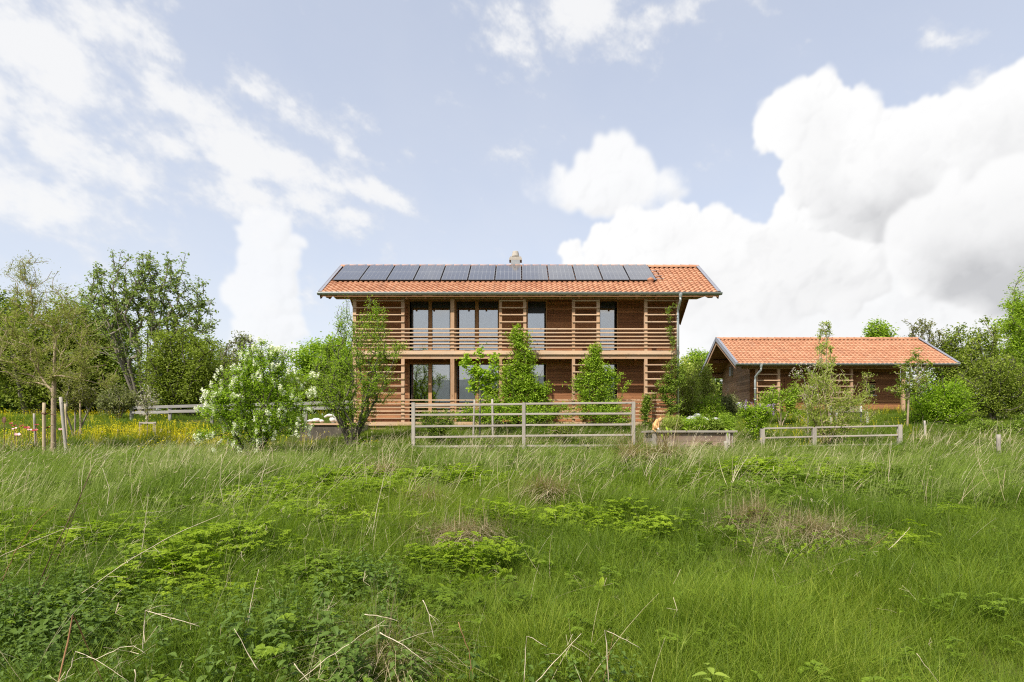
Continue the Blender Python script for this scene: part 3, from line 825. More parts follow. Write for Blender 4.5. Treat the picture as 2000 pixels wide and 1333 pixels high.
# ------------------------------------------------------------------ the outbuilding
BE, BW = 27.2, 28.3
BR = BE * 1.10; bze, bzr = WZ(711.5, BE), WZ(664, BR)
bxl, bxr = WX(1437.5, BE), WX(1872, BE)
bth = math.atan2(bzr - bze, BR - BE)
barn = thing('outbuilding', 'low single-storey timber outbuilding with a tiled gable roof right of the house', 'outbuilding', (WX(1610, BW), BW, WZ(800, BW)))
mb = MB(); roof_deck(mb, bxl + .03, bxr - .03, BE + .03, bze - .02, BR, bzr - .02); broof = mb.build('roof', M['soffit_wood'], barn)
tile_roof(broof, 'tile_slope', bxl, bxr, BE - .04, bze, BR, bzr)
tile_roof(broof, 'tile_slope', bxl, bxr, 2 * BR - BE + .04, bze, BR, bzr, -1)
ridge_caps(broof, bxl, bxr, BR, bzr + .04)
verge(broof, bxl - .02, BE, bze, BR, bzr, -1); verge(broof, bxr + .02, BE, bze, BR, bzr, 1)
BB = 2 * BR - BE
for x in (bxl + .03, bxr - .03):
    mb = MB(); mb.bar((x, BE + .05, bze - .14), (x, BR, bzr - .14), .05, .16); mb.bar((x, BB - .05, bze - .14), (x, BR, bzr - .14), .05, .16)
    mb.build('barge_board', M['beam_wood'], broof)
gutter(barn, WX(1436, BE - .1), WX(1874, BE - .1), BE - .1, WZ(711.3, BE - .1), .072)
bw0, bw1 = WX(1465, BW), WX(1758, BW); bf = WZ(815, BW); bsl = (bzr - bze) / (BR - BE)
bytop = bze + (BW - BE) * bsl - .16
BBW = 32.1
win_b = (WX(1690, BW), WX(1710, BW), WZ(772, BW), WZ(749, BW))
mb = MB(); boards(mb, bw0, bw1, BW, bf, bytop, .12, holes=[win_b]); mb.build('front_wall', M['wall_wood'], barn)
gable(barn, bw0, BW + .002, BBW, bf, bze, BR, bzr, BE, -.02, M['wall_wood_y'])
gable(barn, bw1, BW + .002, BBW, bf, bze, BR, bzr, BE, .02, M['wall_wood_y'])
mb = MB(); boards(mb, bw0, bw1, BBW, bf, bze + .2, .12, t=-.02); mb.build('rear_wall', M['wall_wood'], barn)
mb = MB(); mb.box(bw0 + .05, bw1 - .05, BW + .9, BW + .95, bf, bze); mb.build('interior_walls', M['dark_room'], barn)
window(barn, [(1692.5, 1707.5, 751.5, 769.5)], 0, 0, (1690, 1710, 749, 772), yw=BW)
mb = MB(); mb.box(WX(1689, BW), WX(1711, BW), BW - .08, BW - .025, WZ(773.6, BW), WZ(772.1, BW)); mb.build('window_sill', M['alu'], barn)
BP = 27.55
mb = MB(); mb.box(WX(1447, BP), WX(1770, BP), BP - .06, BP + .07, WZ(721, BP), WZ(714, BP)); mb.build('eaves_beam', M['beam_wood'], barn)
mb = MB(); mb.box(bxl + .25, bxr - .3, BR - .08, BR + .08, bzr - .42, bzr - .20); mb.build('ridge_beam', M['beam_wood'], barn)
mb = MB(); mb.box(bxl + .25, bxr - .3, BB - .52, BB - .38, bze - .10, bze + .06); mb.build('rear_beam', M['beam_wood'], barn)
mb = MB()
for y in (BE + 1.5, BB - 1.5): mb.box(bxl + .25, bxr - .3, y - .05, y + .05, bze + (min(y, 2 * BR - y) - BE) * bsl - .34, bze + (min(y, 2 * BR - y) - BE) * bsl - .17)
mb.build('purlins', M['soffit_wood'], barn)
for a, b in ((1476, 1479.5), (1518, 1523), (1619, 1623), (1660.5, 1665), (1761, 1767)):
    mb = MB(); mb.box(WX(a, BP), WX(b, BP), BP - .05, BP + .06, WZ(815, BP), WZ(721.1, BP)); mb.build('post', M['post_wood'], barn)
for (a, b) in ((1476.5, 1522.5), (1619.5, 1664.5)):
    mb = MB()
    for py in (732, 743.6, 755, 766.6, 778, 789.5): mb.box(WX(a, BP), WX(b, BP), BP - .085, BP - .051, WZ(py + 1.0, BP), WZ(py - 1.0, BP))
    mb.build('slat_screen', M['slat_wood'], barn)
# board door in the shaded front
mb = MB()
for k in range(9): mb.box(WX(1532 + k * 4.2, BW), WX(1536 + k * 4.2, BW), BW - .05, BW - .026, bf + .02, WZ(741, BW))
dr = mb.build('door', M['wall_wood'], barn)
mb = MB(); mb.box(WX(1566, BW), WX(1567.2, BW), BW - .09, BW - .05, WZ(782, BW), WZ(779, BW)); mb.build('door_handle', M['zinc'], dr)
downpipe(barn, 1486.5, 712, 800, BE - .1, BP - .12, jog=-.14, r=.05)
mb = MB(); mb.box(WX(1414, 30.6), WX(1419, 30.6), 30.5, 30.7, WZ(735, 30.6), WZ(717, 30.6)); lamp = mb.build('wall_box', M['zinc'], barn)
lamp.location.x = bw0 - WX(1419, 30.6) - .02

# ------------------------------------------------------------------ vegetation
def leaf_mat(name, cols, trans=.38, rough=.6, inst=False, spec=.18, tcol=1.25):
    m, nn, ll, out = new_mat(name)
    r = attr(nn, 'rnd')
    f = r
    if inst: f = math_n(nn, ll, 'ADD', math_n(nn, ll, 'MULTIPLY', r, .45), math_n(nn, ll, 'MULTIPLY', attr(nn, 'tint', 'INSTANCER'), .55))
    n_ = len(cols)
    c = ramp(nn, ll, f, [(i / (n_ - 1) * .96 + .02, cols[i]) for i in range(n_)])
    p = nn.new('ShaderNodeBsdfPrincipled'); p.inputs['Roughness'].default_value = rough; p.inputs['Specular IOR Level'].default_value = spec
    ll.new(c, p.inputs['Base Color'])
    t = nn.new('ShaderNodeBsdfTranslucent')
    tc_ = mixc(nn, ll, 1.0, c, (1.0 * tcol, 1.12 * tcol, .55 * tcol), 'MULTIPLY'); ll.new(tc_, t.inputs[0])
    mx_ = nn.new('ShaderNodeMixShader'); mx_.inputs[0].default_value = trans
    ll.new(p.outputs[0], mx_.inputs[1]); ll.new(t.outputs[0], mx_.inputs[2]); ll.new(mx_.outputs[0], out.inputs[0])
    return m
def bark(name, a, b):
    m, nn, ll, out = new_mat(name)
    n = noise(nn, ll, objcoord(nn, ll, (14, 14, 4)), 1.0, 6, .7, .5); n2 = noise(nn, ll, objcoord(nn, ll, (2, 2, 2)), 1.0, 3)
    f = math_n(nn, ll, 'ADD', math_n(nn, ll, 'MULTIPLY', n, .7), math_n(nn, ll, 'MULTIPLY', n2, .3))
    p = principled(nn, ll, out, Roughness=.9); p.inputs['Specular IOR Level'].default_value = .2
    ll.new(ramp(nn, ll, f, [(.32, a), (.68, b)]), p.inputs['Base Color']); bump(nn, ll, n, p, .7, .015)
    return m
M['bark'] = bark('grey_bark', (.10, .085, .065), (.27, .235, .19))
M['bark_dark'] = bark('dark_bark', (.045, .038, .03), (.13, .11, .085))
M['bark_tan'] = bark('tan_bark', (.22, .16, .10), (.42, .33, .23))
LF = {
 'mid':    leaf_mat('leaf_mid', [(0.119, 0.171, 0.025), (0.201, 0.277, 0.037), (0.310, 0.391, 0.055)]),
 'airy':   leaf_mat('leaf_airy', [(.14, .185, .050), (.225, .285, .08), (.33, .40, .13)], .40),
 'dark':   leaf_mat('leaf_dark', [(0.066, 0.095, 0.021), (0.106, 0.156, 0.026), (0.173, 0.240, 0.037)], .3),
 'hedge':  leaf_mat('leaf_hedge', [(0.078, 0.118, 0.020), (0.132, 0.198, 0.025), (0.217, 0.298, 0.037)], .34),
 'olive':  leaf_mat('leaf_olive', [(0.133, 0.173, 0.025), (0.218, 0.268, 0.039), (0.337, 0.395, 0.064)], .40),
 'lime':   leaf_mat('leaf_lime', [(0.195, 0.289, 0.023), (0.299, 0.425, 0.034), (0.429, 0.556, 0.051)], .45),
 'fresh':  leaf_mat('leaf_fresh', [(0.173, 0.262, 0.030), (0.282, 0.391, 0.039), (0.420, 0.542, 0.058)], .42),
 'grey':   leaf_mat('leaf_grey', [(0.143, 0.157, 0.062), (0.221, 0.235, 0.093), (0.325, 0.330, 0.142)], .35),
 'willow': leaf_mat('leaf_willow', [(0.228, 0.279, 0.054), (0.350, 0.400, 0.088), (0.502, 0.533, 0.138)], .42),
 'tan':    leaf_mat('leaf_bronze', [(.15, .15, .045), (.22, .22, .065), (.32, .33, .10)], .38),
 'tanw':   leaf_mat('leaf_willow_young', [(.20, .205, .055), (.29, .295, .085), (.40, .41, .13)], .4),
 'white':  leaf_mat('petal_white', [(.74, .74, .56), (.84, .84, .70), (.90, .89, .82)], .2),
 'pink':   leaf_mat('petal_pink', [(.62, .50, .48), (.74, .64, .62), (.82, .76, .74)], .35),
 'purple': leaf_mat('petal_purple', [(.30, .18, .42), (.42, .28, .55), (.56, .42, .66)], .35),
}

def grow_skeleton(trunk, targets, bf=.35, seg=.25, g=None, wig=.05):
    """joins every target to the growing skeleton at the cheapest node, with gently arched shoots"""
    trunk = np.asarray(trunk, float)
    cap = len(trunk) + int(len(targets) * 14) + 50
    P = np.zeros((cap, 3)); par = np.full(cap, -1, int); pl = np.zeros(cap); dr = np.zeros((cap, 3))
    n = len(trunk); P[:n] = trunk; par[1:n] = np.arange(n - 1)
    for i in range(1, n): pl[i] = pl[i - 1] + np.linalg.norm(P[i] - P[i - 1]); dr[i] = (P[i] - P[i - 1]) / max(1e-6, np.linalg.norm(P[i] - P[i - 1]))
    dr[0] = dr[1]
    ok0 = int(n * .25)
    tips = []
    order = np.argsort(np.linalg.norm(targets - trunk[0], axis=1))
    for t in targets[order]:
        d = t[None] - P[:n]; dist = np.linalg.norm(d, axis=1)
        cosang = (d * dr[:n]).sum(1) / np.maximum(dist, 1e-6)
        cost = dist * (1 + .55 * (1 - cosang)) + bf * pl[:n] + np.maximum(0, -d[:, 2]) * .8
        cost[:ok0] += 3 * dist[:ok0]
        j = int(np.argmin(cost)); D = dist[j]
        if D < .02: continue
        k = max(1, min(12, int(round(D / seg))))
        ctrl = P[j] + dr[j] * D * .38 + np.array([0, 0, D * .10]) + g.normal(0, wig * D, 3)
        last = j
        for q in range(1, k + 1):
            u_ = q / k
            p = (1 - u_) ** 2 * P[j] + 2 * u_ * (1 - u_) * ctrl + u_ * u_ * t
            if n >= cap: break
            P[n] = p; par[n] = last; L_ = np.linalg.norm(p - P[last]); pl[n] = pl[last] + L_; dr[n] = (p - P[last]) / max(L_, 1e-6)
            last = n; n += 1
        tips.append(last)
    return P[:n], par[:n], dr[:n], np.array(tips)

def skeleton_mesh(name, P, par, tips, rbase, rtip, mat, parent, power=.5, nt=0):
    n = len(P); cnt = np.zeros(n); cnt[tips] = 1
    for i in range(n - 1, 0, -1): cnt[par[i]] += cnt[i]
    cnt = np.maximum(cnt, 1)
    r = rtip + (rbase - rtip) * (cnt / max(cnt[0], 1)) ** power
    if nt: r[0] *= 1.25
    V, Q = [], []; off = 0
    i = np.arange(1, n); a = P[par[i]]; b = P[i]; ra = np.minimum(r[par[i]], r[i] * 1.35); rb = r[i]
    d = b - a; L_ = np.linalg.norm(d, axis=1, keepdims=True); ok = L_[:, 0] > 1e-5
    a, b, ra, rb, d, L_ = a[ok], b[ok], ra[ok], rb[ok], d[ok], L_[ok]
    d = d / L_
    up = np.where(np.abs(d[:, 2:3]) < .9, np.array([[0, 0, 1.]]), np.array([[1., 0, 0]]))
    sx = np.cross(d, up); sx /= np.linalg.norm(sx, axis=1, keepdims=True); sy = np.cross(d, sx)
    for big in (True, False):
        sel = (rb > .018) if big else (rb <= .018)
        if not sel.any(): continue
        k = 7 if big else 3
        t = 2 * np.pi * np.arange(k) / k
        ring = sx[sel][:, None, :] * np.cos(t)[None, :, None] + sy[sel][:, None, :] * np.sin(t)[None, :, None]
        A = a[sel][:, None] + ring * ra[sel][:, None, None]; B = b[sel][:, None] + ring * rb[sel][:, None, None]
        B = B + d[sel][:, None] * (rb[sel][:, None, None] * .3)
        m = len(A); V.append(np.concatenate([A, B], 1).reshape(-1, 3))
        base = (np.arange(m) * 2 * k)[:, None] + off; kk = np.arange(k)[None]
        Q.append(np.stack([base + kk, base + (kk + 1) % k, base + k + (kk + 1) % k, base + k + kk], 2).reshape(-1, 4)); off += m * 2 * k
    me = np_mesh(name, np.concatenate(V), np.concatenate(Q), attrs={'rnd': np.full(off, .5)}, smooth_=True, materials=[mat])
    return link(name, me, parent)

def leaf_quads(C, size, g, up=.5, aspect=.5, droop=0.0, tint=None, dirs=None):
    """rhombic, slightly folded leaves at centres C"""
    n = len(C)
    d = g.normal(0, 1, (n, 3)); d[:, 2] = d[:, 2] * .6 - droop
    if dirs is not None: d = dirs * 1.2 + d * .8
    d /= np.linalg.norm(d, axis=1, keepdims=True)
    nn_ = g.normal(0, 1, (n, 3)); nn_[:, 2] = np.abs(nn_[:, 2]) + up * 2
    s = np.cross(d, nn_); s /= np.maximum(np.linalg.norm(s, axis=1, keepdims=True), 1e-6)
    nrm_ = np.cross(s, d)
    L_ = size * g.uniform(.65, 1.3, (n, 1)); w = L_ * aspect
    a = C - d * L_ * .5; b = C + s * w * .5 + nrm_ * L_ * .10; c = C + d * L_ * .5; e = C - s * w * .5 + nrm_ * L_ * .10
    V = np.stack([a, b, c, e], 1).reshape(-1, 3)
    Q = np.arange(n * 4).reshape(n, 4)
    t = g.random(n) if tint is None else tint
    return V, Q, np.repeat(t, 4)

def sample_lobes(lobes, n, Y, g, dz=.8, shell=.45):
    """points inside ellipsoids given as (px, py, rx, ry[, dy]) in photo pixels, standing at depth Y"""
    W_ = np.array([(l[2] * l[3]) ** .95 for l in lobes], float); W_ /= W_.sum()
    out = []
    cnt = g.multinomial(n, W_)
    for l, k in zip(lobes, cnt):
        Yl = Y + (l[4] if len(l) > 4 else 0); c = at(l[0], l[1], Yl)
        rx, rz = l[2] / F * Yl, l[3] / F * Yl; ry = min(rx, max(rz, rx * .6)) * dz
        u_ = g.normal(0, 1, (k, 3)); u_ /= np.linalg.norm(u_, axis=1, keepdims=True)
        r = g.random(k) ** (1 / 3); r = r * (1 - shell) + shell * (.75 + .25 * r)
        ph = g.uniform(0, 6.28, 4)
        q_ = 1 + .22 * np.sin(3 * np.arctan2(u_[:, 2], u_[:, 0]) + ph[0]) + .16 * np.sin(7 * np.arctan2(u_[:, 2], u_[:, 0]) + ph[1] + 3 * u_[:, 1]) + .10 * np.sin(5 * u_[:, 1] + ph[2])
        r = r * q_ * np.where(g.random(k) < .07, g.uniform(1.1, 1.35, k), 1)
        out.append(c + u_ * r[:, None] * np.array([rx, ry, rz]))
    return np.concatenate(out)

def tree(name, label, cat, base, lobes, Y, n_t=220, leaves=12000, lsize=.09, mat='mid', brk='bark', rbase=.12, rtip=.006, stems=1,
         trunk_top=None, seed=1, group=None, dz=.8, bf=.35, aspect=.5, spread=1.0, flower=None, shell=.35, clump=.16, stem_spread=.25, droop=0.0, along=2, up=.5, tint_lo=0.0, tint_hi=1.0, power=.5, lean=0.0, part_names=('trunk', 'crown'), segl=.25):
    g = np.random.default_rng(seed)
    base = np.asarray(base, float)
    root = thing(name, label, cat, base, group)
    T = sample_lobes(lobes, n_t, Y, g, dz, shell)
    gzt = GZ(T[:, 0], T[:, 1]) + .08
    T[:, 2] = np.maximum(T[:, 2], gzt)
    top = T[:, 2].max()
    Ps, pars, drs, tps, off = [], [], [], [], 0
    cen = T.mean(0)
    if trunk_top is None: tt = [base[0] + (cen[0] - base[0]) * .5 + lean, cen[1], base[2] + (top - base[2]) * .6]
    else: tt = trunk_top
    tt = np.array(tt, float)
    for s in range(stems):
        if stems > 1:
            an = 2 * math.pi * s / stems + g.uniform(-.4, .4)
            b0 = base + np.array([math.cos(an), math.sin(an) * .8, 0]) * rbase * 1.3
            t0 = tt + np.array([math.cos(an), math.sin(an) * .8, g.uniform(-.25, .1)]) * (top - base[2]) * stem_spread
        else: b0, t0 = base, tt
        k = 9; us = np.linspace(0, 1, k)[:, None]
        wob = np.cumsum(g.normal(0, .0022 * np.linalg.norm(t0 - b0), (k, 3)), 0) * us
        tr = b0 + (t0 - b0) * us + wob; tr[0] = b0 - np.array([0, 0, .12])
        if stems > 1:
            sub = T[np.argmin(np.stack([np.linalg.norm(T - (tt + np.array([math.cos(2 * math.pi * q / stems), math.sin(2 * math.pi * q / stems) * .8, 0]) * (top - base[2]) * stem_spread), axis=1) for q in range(stems)]), 0) == s]
        else: sub = T
        if len(sub) < 2: continue
        P, par, dr, tp = grow_skeleton(tr, sub, bf, segl, g, .02 if stems > 6 else .05)
        par = np.where(par >= 0, par + off, -1)
        Ps.append(P); pars.append(par); drs.append(dr); tps.append(tp + off); off += len(P)
        skeleton_mesh(part_names[0] if s == 0 else part_names[0], P, par - (off - len(P)) if stems > 1 else par, tp, rbase, rtip, M[brk], root, power, 1)
    P = np.concatenate(Ps); par = np.concatenate(pars); dr = np.concatenate(drs); tp = np.concatenate(tps)
    # leaves in little sprays at the shoot ends and along the last nodes
    seeds, sd_ = [], []
    cur = tp.copy()
    for st in range(along + 1):
        seeds.append(P[cur]); sd_.append(dr[cur])
        cur = np.where(par[cur] > 0, par[cur], cur)
    seeds = np.concatenate(seeds); sd_ = np.concatenate(sd_)
    ix = g.integers(0, len(seeds), leaves)
    ctint = g.random(len(seeds))
    C = seeds[ix] + g.normal(0, clump, (leaves, 3)) * np.array([1, 1, .8]) * spread
    okl = C[:, 2] > GZ(C[:, 0], C[:, 1]) + .02
    C, ix = C[okl], ix[okl]
    tint = tint_lo + (tint_hi - tint_lo) * np.clip(ctint[ix] * .55 + g.random(len(C)) * .45, 0, 1)
    V, Q, a = leaf_quads(C, lsize, g, up, aspect, droop, tint, sd_[ix] if aspect < .45 else None)
    link(part_names[1], np_mesh(part_names[1], V, Q, attrs={'rnd': a}, materials=[LF[mat]]), root)
    if flower:
        fm, nf, fs, per = flower[:4]; reg = flower[4] if len(flower) > 4 else None
        cand = seeds
        out_ = np.linalg.norm((cand - cen) / (np.abs(T - cen).max(0) + .01), axis=1)
        pr = out_ ** 2 + (cand[:, 2] - base[2]) / (top - base[2]) * .3
        if reg is not None:
            ppx = HX + cand[:, 0] / cand[:, 1] * F; ppy = HY - (cand[:, 2] - CZ) / cand[:, 1] * F
            inside = np.zeros(len(cand), bool)
            for (qx, qy, qr) in reg: inside |= (ppx - qx) ** 2 + (ppy - qy) ** 2 < qr * qr
            pr = pr * inside + 1e-9
        pr /= pr.sum()
        cs = cand[g.choice(len(cand), nf, p=pr)] + g.normal(0, clump * .5, (nf, 3))
        od = cs - cen; od[:, 2] += .2; cs = cs + od / np.linalg.norm(od, axis=1, keepdims=True) * fs * 2.2
        ax = g.normal(0, .35, (nf, 3)); ax[:, 2] += 1; ax /= np.linalg.norm(ax, axis=1, keepdims=True)
        k = per; tt_ = g.uniform(-1, 1, (nf, k, 1)); C2 = cs[:, None] + ax[:, None] * tt_ * fs * 1.5 + g.normal(0, fs * .45, (nf, k, 3)) * (1.1 - np.abs(tt_) * .6)
        V, Q, a = leaf_quads(C2.reshape(-1, 3), fs * .62, g, .3, .8)
        link('blossom', np_mesh('blossom', V, Q, attrs={'rnd': a}, materials=[LF[fm]]), root)
    return root

# ---- far left group
tree('tree', 'tall many-stemmed tree with open airy crown, highest of the left group', 'tree', gpx(283, 31), [(285, 560, 85, 65), (240, 600, 70, 80), (330, 590, 70, 70), (375, 650, 45, 75), (280, 650, 110, 80), (200, 570, 34, 60), (300, 515, 60, 26), (395, 610, 22, 50), (350, 700, 60, 60)], 31,
     n_t=900, leaves=19000, lsize=.135, mat='airy', brk='bark', rbase=.075, rtip=.008, stems=11, seed=3, clump=.09, stem_spread=.24, aspect=.62, bf=.10, dz=.75, along=1, shell=.15, segl=.45)
tree('tree', 'dense round green tree in front of the right half of the tall airy tree', 'tree', gpx(365, 29), [(375, 720, 66, 70), (340, 690, 50, 60), (400, 745, 36, 50), (350, 760, 70, 40), (310, 740, 50, 50)], 29,
     n_t=420, leaves=27000, lsize=.125, mat='olive', brk='bark_dark', rbase=.14, stems=3, seed=4, clump=.20, aspect=.5, tint_hi=.95, along=2, segl=.4)
tree('tree', 'bushy bright green tree behind the staked willow', 'tree', gpx(60, 33), [(60, 640, 75, 60), (110, 690, 80, 60), (20, 700, 60, 70), (150, 630, 50, 50), (170, 700, 50, 60), (90, 740, 90, 50)], 33,
     n_t=420, leaves=36000, lsize=.17, mat='olive', brk='bark', rbase=.16, stems=3, seed=5, clump=.30, tint_hi=.9, aspect=.55, segl=.45)
tree('tree', 'dark rounded tree at the left edge of the view', 'tree', gpx(-40, 37), [(-30, 650, 60, 80), (10, 610, 30, 35), (-70, 700, 80, 80), (5, 680, 30, 60)], 37,
     n_t=240, leaves=22000, lsize=.2, mat='dark', brk='bark_dark', rbase=.2, stems=1, seed=6, clump=.34, segl=.5)
hedge_ = [(x, 765 + 6 * math.sin(x * .1), 38, 46) for x in range(-120, 260, 42)]
tree('hedge', 'long dark green hedge closing the meadow on the left', 'hedge', gpx(60, 35.5), hedge_, 35.5, n_t=520, leaves=60000, lsize=.17, mat='hedge', brk='bark_dark', rbase=.10, stems=6, seed=7, clump=.30, stem_spread=.8, dz=.9, part_names=('branch', 'foliage'), segl=.5, tint_hi=.75)
tree('tree', 'slender mid-green tree between the willow and the tall airy tree', 'tree', gpx(205, 34), [(200, 640, 55, 70), (180, 700, 50, 60), (230, 730, 60, 50)], 34, n_t=260, leaves=24000, lsize=.16, mat='mid', brk='bark', rbase=.12, stems=2, seed=8, clump=.28, segl=.45)
tree('tree', 'pale half-bare tree right of the left group of trees', 'tree', gpx(468, 36), [(465, 690, 34, 36), (450, 730, 36, 40), (490, 725, 30, 44), (470, 665, 18, 12)], 36, n_t=330, leaves=5200, lsize=.13, mat='grey', brk='bark', rbase=.11, stems=2, seed=9, clump=.10, along=0, bf=.2, segl=.4)
tree('tree', 'low green tree beside the white-flowering bush, in the background', 'tree', gpx(430, 38), [(425, 720, 34, 50), (400, 750, 40, 40), (520, 765, 60, 34), (470, 770, 50, 30)], 38, n_t=240, leaves=20000, lsize=.17, mat='mid', brk='bark', rbase=.10, stems=2, seed=10, clump=.28, segl=.5)
tree('tree', 'rounded bright tree in the distance left of the house', 'tree', gpx(635, 60), [(625, 705, 44, 38), (660, 700, 45, 34), (600, 735, 30, 34), (690, 720, 40, 40), (640, 750, 60, 34)], 60, n_t=300, leaves=42000, lsize=.30, mat='fresh', brk='bark_dark', rbase=.25, seed=12, clump=.40, segl=.9, shell=.7)
tree('tree', 'dull dark tree below the rounded bright tree, far behind the old fence', 'tree', gpx(600, 45), [(590, 765, 44, 30), (640, 770, 50, 32), (550, 780, 40, 24)], 45, n_t=220, leaves=20000, lsize=.22, mat='olive', brk='bark_dark', rbase=.12, stems=2, seed=13, clump=.35, segl=.6, tint_hi=.5)
# far line of trees seen between and behind the buildings
for i, (px, py, rx, ry, Y_, m_, lab) in enumerate([(1365, 712, 30, 26, 46, 'fresh', 'round leafy tree top between the house and the outbuilding'), (1345, 760, 40, 50, 36, 'willow', 'pale yellow-green bush tree just right of the downpipe'), (1400, 775, 26, 34, 37, 'dark', 'dark bush under the left overhang of the outbuilding'),
     (1716, 652, 22, 20, 40, 'fresh', 'narrow tree top peeping over the outbuilding ridge'), (1810, 660, 44, 34, 42, 'tan', 'bronze-tinged tree top over the right end of the outbuilding'), (1870, 690, 46, 46, 41, 'olive', 'yellow-green tree behind the right end of the outbuilding'),
     (1935, 690, 54, 50, 39, 'olive', 'broad olive tree near the right edge'), (1990, 660, 50, 70, 43, 'fresh', 'tall green tree rising at the right edge'), (1850, 760, 60, 44, 43, 'mid', 'shaded tree low behind the outbuilding corner'), (2060, 720, 70, 90, 40, 'fresh', 'large leafy tree mostly beyond the right edge')]):
    lob = [(px, py, rx, ry), (px - rx * .5, py + ry * .5, rx * .7, ry * .7), (px + rx * .5, py + ry * .6, rx * .7, ry * .7), (px + rx * .1, py + ry * 1.2, rx * .9, ry * .8), (px - rx * .1, py - ry * .7, rx * .35, ry * .5)]
    tree('tree', lab, 'tree', gpx(px, Y_), lob, Y_, n_t=200, leaves=7400 if m_ != 'tan' and i != 3 else 3400, lsize=.20 if m_ != 'tan' else .17, mat=m_, brk='bark', rbase=.12, stems=2, seed=40 + i, clump=.22 if m_ != 'tan' else .12, group='trees behind the outbuilding', segl=.5, along=1, shell=.2)
# right side
tree('tree', 'spreading tree with slanting trunk and fine leaves, right of the outbuilding', 'tree', gpx(1936, 24), [(1930, 745, 56, 44), (1890, 770, 40, 34), (1975, 740, 50, 50), (1945, 790, 60, 26), (2010, 780, 50, 40)], 24, n_t=420, leaves=15000, lsize=.09, mat='olive', brk='bark_dark', rbase=.08, stems=2, seed=60, clump=.13, stem_spread=.12, segl=.3)
tree('tree', 'tall light tree with soft feathery foliage at the right edge', 'tree', gpx(1995, 27), [(2000, 690, 34, 80), (1980, 640, 18, 60), (2030, 640, 50, 100), (1990, 600, 14, 30)], 27, n_t=320, leaves=20000, lsize=.10, mat='fresh', brk='bark', rbase=.10, seed=61, clump=.13, segl=.3)
tree('shrub', 'lush bright green shrub below the right end of the outbuilding roof', 'shrub', gpx(1830, 23), [(1830, 800, 50, 40), (1800, 770, 26, 34), (1865, 780, 36, 34), (1880, 815, 26, 24), (1795, 820, 26, 22), (1845, 755, 24, 18)], 23, n_t=300, leaves=12500, lsize=.09, mat='lime', brk='bark_dark', rbase=.03, stems=5, seed=62, clump=.12, tint_hi=.75, segl=.3, part_names=('stem', 'foliage'))
tree('shrub', 'low wide shrub along the meadow at the right edge', 'shrub', gpx(1960, 20), [(1960, 845, 44, 16), (1915, 838, 30, 14), (2000, 838, 30, 20), (1880, 850, 30, 10)], 20, n_t=200, leaves=12000, lsize=.07, mat='mid', brk='bark_dark', rbase=.02, stems=5, seed=63, clump=.10, segl=.3, part_names=('stem', 'foliage'))
tree('sapling', 'thin sapling with sparse leaves in front of the outbuilding right end', 'young tree', gpx(1772, 21.5), [(1780, 745, 34, 30), (1765, 720, 20, 22), (1800, 715, 20, 18), (1755, 760, 22, 16), (1790, 690, 12, 14)], 21.5, n_t=130, leaves=2600, lsize=.075, mat='olive', brk='bark_tan', rbase=.036, seed=64, clump=.05, aspect=.6, segl=.2, along=1)
tree('shrub', 'feathery pale willow bush with a tall bare-topped shoot before the outbuilding', 'shrub', gpx(1612, 17.8), [(1610, 800, 50, 46), (1590, 760, 34, 30), (1640, 770, 34, 40), (1660, 800, 36, 36), (1600, 730, 18, 22), (1610, 695, 12, 30), (1570, 810, 20, 24), (1640, 830, 56, 22), (1690, 745, 12, 26), (1690, 790, 18, 36)], 17.8, n_t=420, leaves=8500, lsize=.085, mat='willow', brk='bark_tan', rbase=.028, rtip=.004, stems=6, seed=65, clump=.07, aspect=.22, segl=.2, along=3, bf=.15, part_names=('stem', 'foliage'))
tree('sapling', 'slim sapling topping the willow bush, its tip above the ridge of the outbuilding', 'young tree', gpx(1611, 18.6), [(1613, 640, 13, 12), (1606, 655, 10, 8), (1625, 652, 8, 8), (1612, 680, 14, 14), (1600, 675, 8, 8), (1615, 710, 18, 14), (1607, 740, 20, 16)], 18.6, n_t=90, leaves=1500, lsize=.075, mat='willow', brk='bark_tan', rbase=.022, seed=66, clump=.045, aspect=.4, segl=.15, trunk_top=at(1612, 650, 18.6), along=1)
tree('sapling', 'blossoming sapling with pale pink flowers left of the willow bush', 'young tree', gpx(1578, 20.5), [(1565, 730, 14, 12), (1580, 720, 16, 12), (1600, 715, 10, 8), (1555, 735, 8, 8), (1590, 750, 14, 12), (1580, 770, 16, 16)], 20.5, n_t=70, leaves=420, lsize=.06, mat='fresh', brk='bark', rbase=.025, seed=67, clump=.04, flower=('pink', 75, .055, 12), segl=.2)
tree('shrub', 'airy shrub in front of the slatted bay of the outbuilding', 'shrub', gpx(1525, 22.5), [(1510, 770, 22, 16), (1540, 775, 20, 18), (1555, 762, 12, 12), (1500, 785, 18, 14), (1550, 795, 14, 18)], 22.5, n_t=130, leaves=3600, lsize=.08, mat='fresh', brk='bark_tan', rbase=.02, stems=3, seed=68, clump=.09, segl=.2, part_names=('stem', 'foliage'))
tree('lilac_bush', 'small lilac bush with purple flower spikes left of the rail fence', 'bush', gpx(1474, 18.6), [(1475, 815, 26, 24), (1460, 800, 16, 14), (1490, 805, 16, 18), (1478, 840, 18, 14)], 18.6, n_t=200, leaves=7000, lsize=.062, mat='lime', brk='bark', rbase=.018, stems=4, seed=69, clump=.055, flower=('purple', 16, .055, 30, [(1462, 800, 12), (1474, 793, 12), (1498, 800, 12)]), segl=.15, part_names=('stem', 'foliage'))
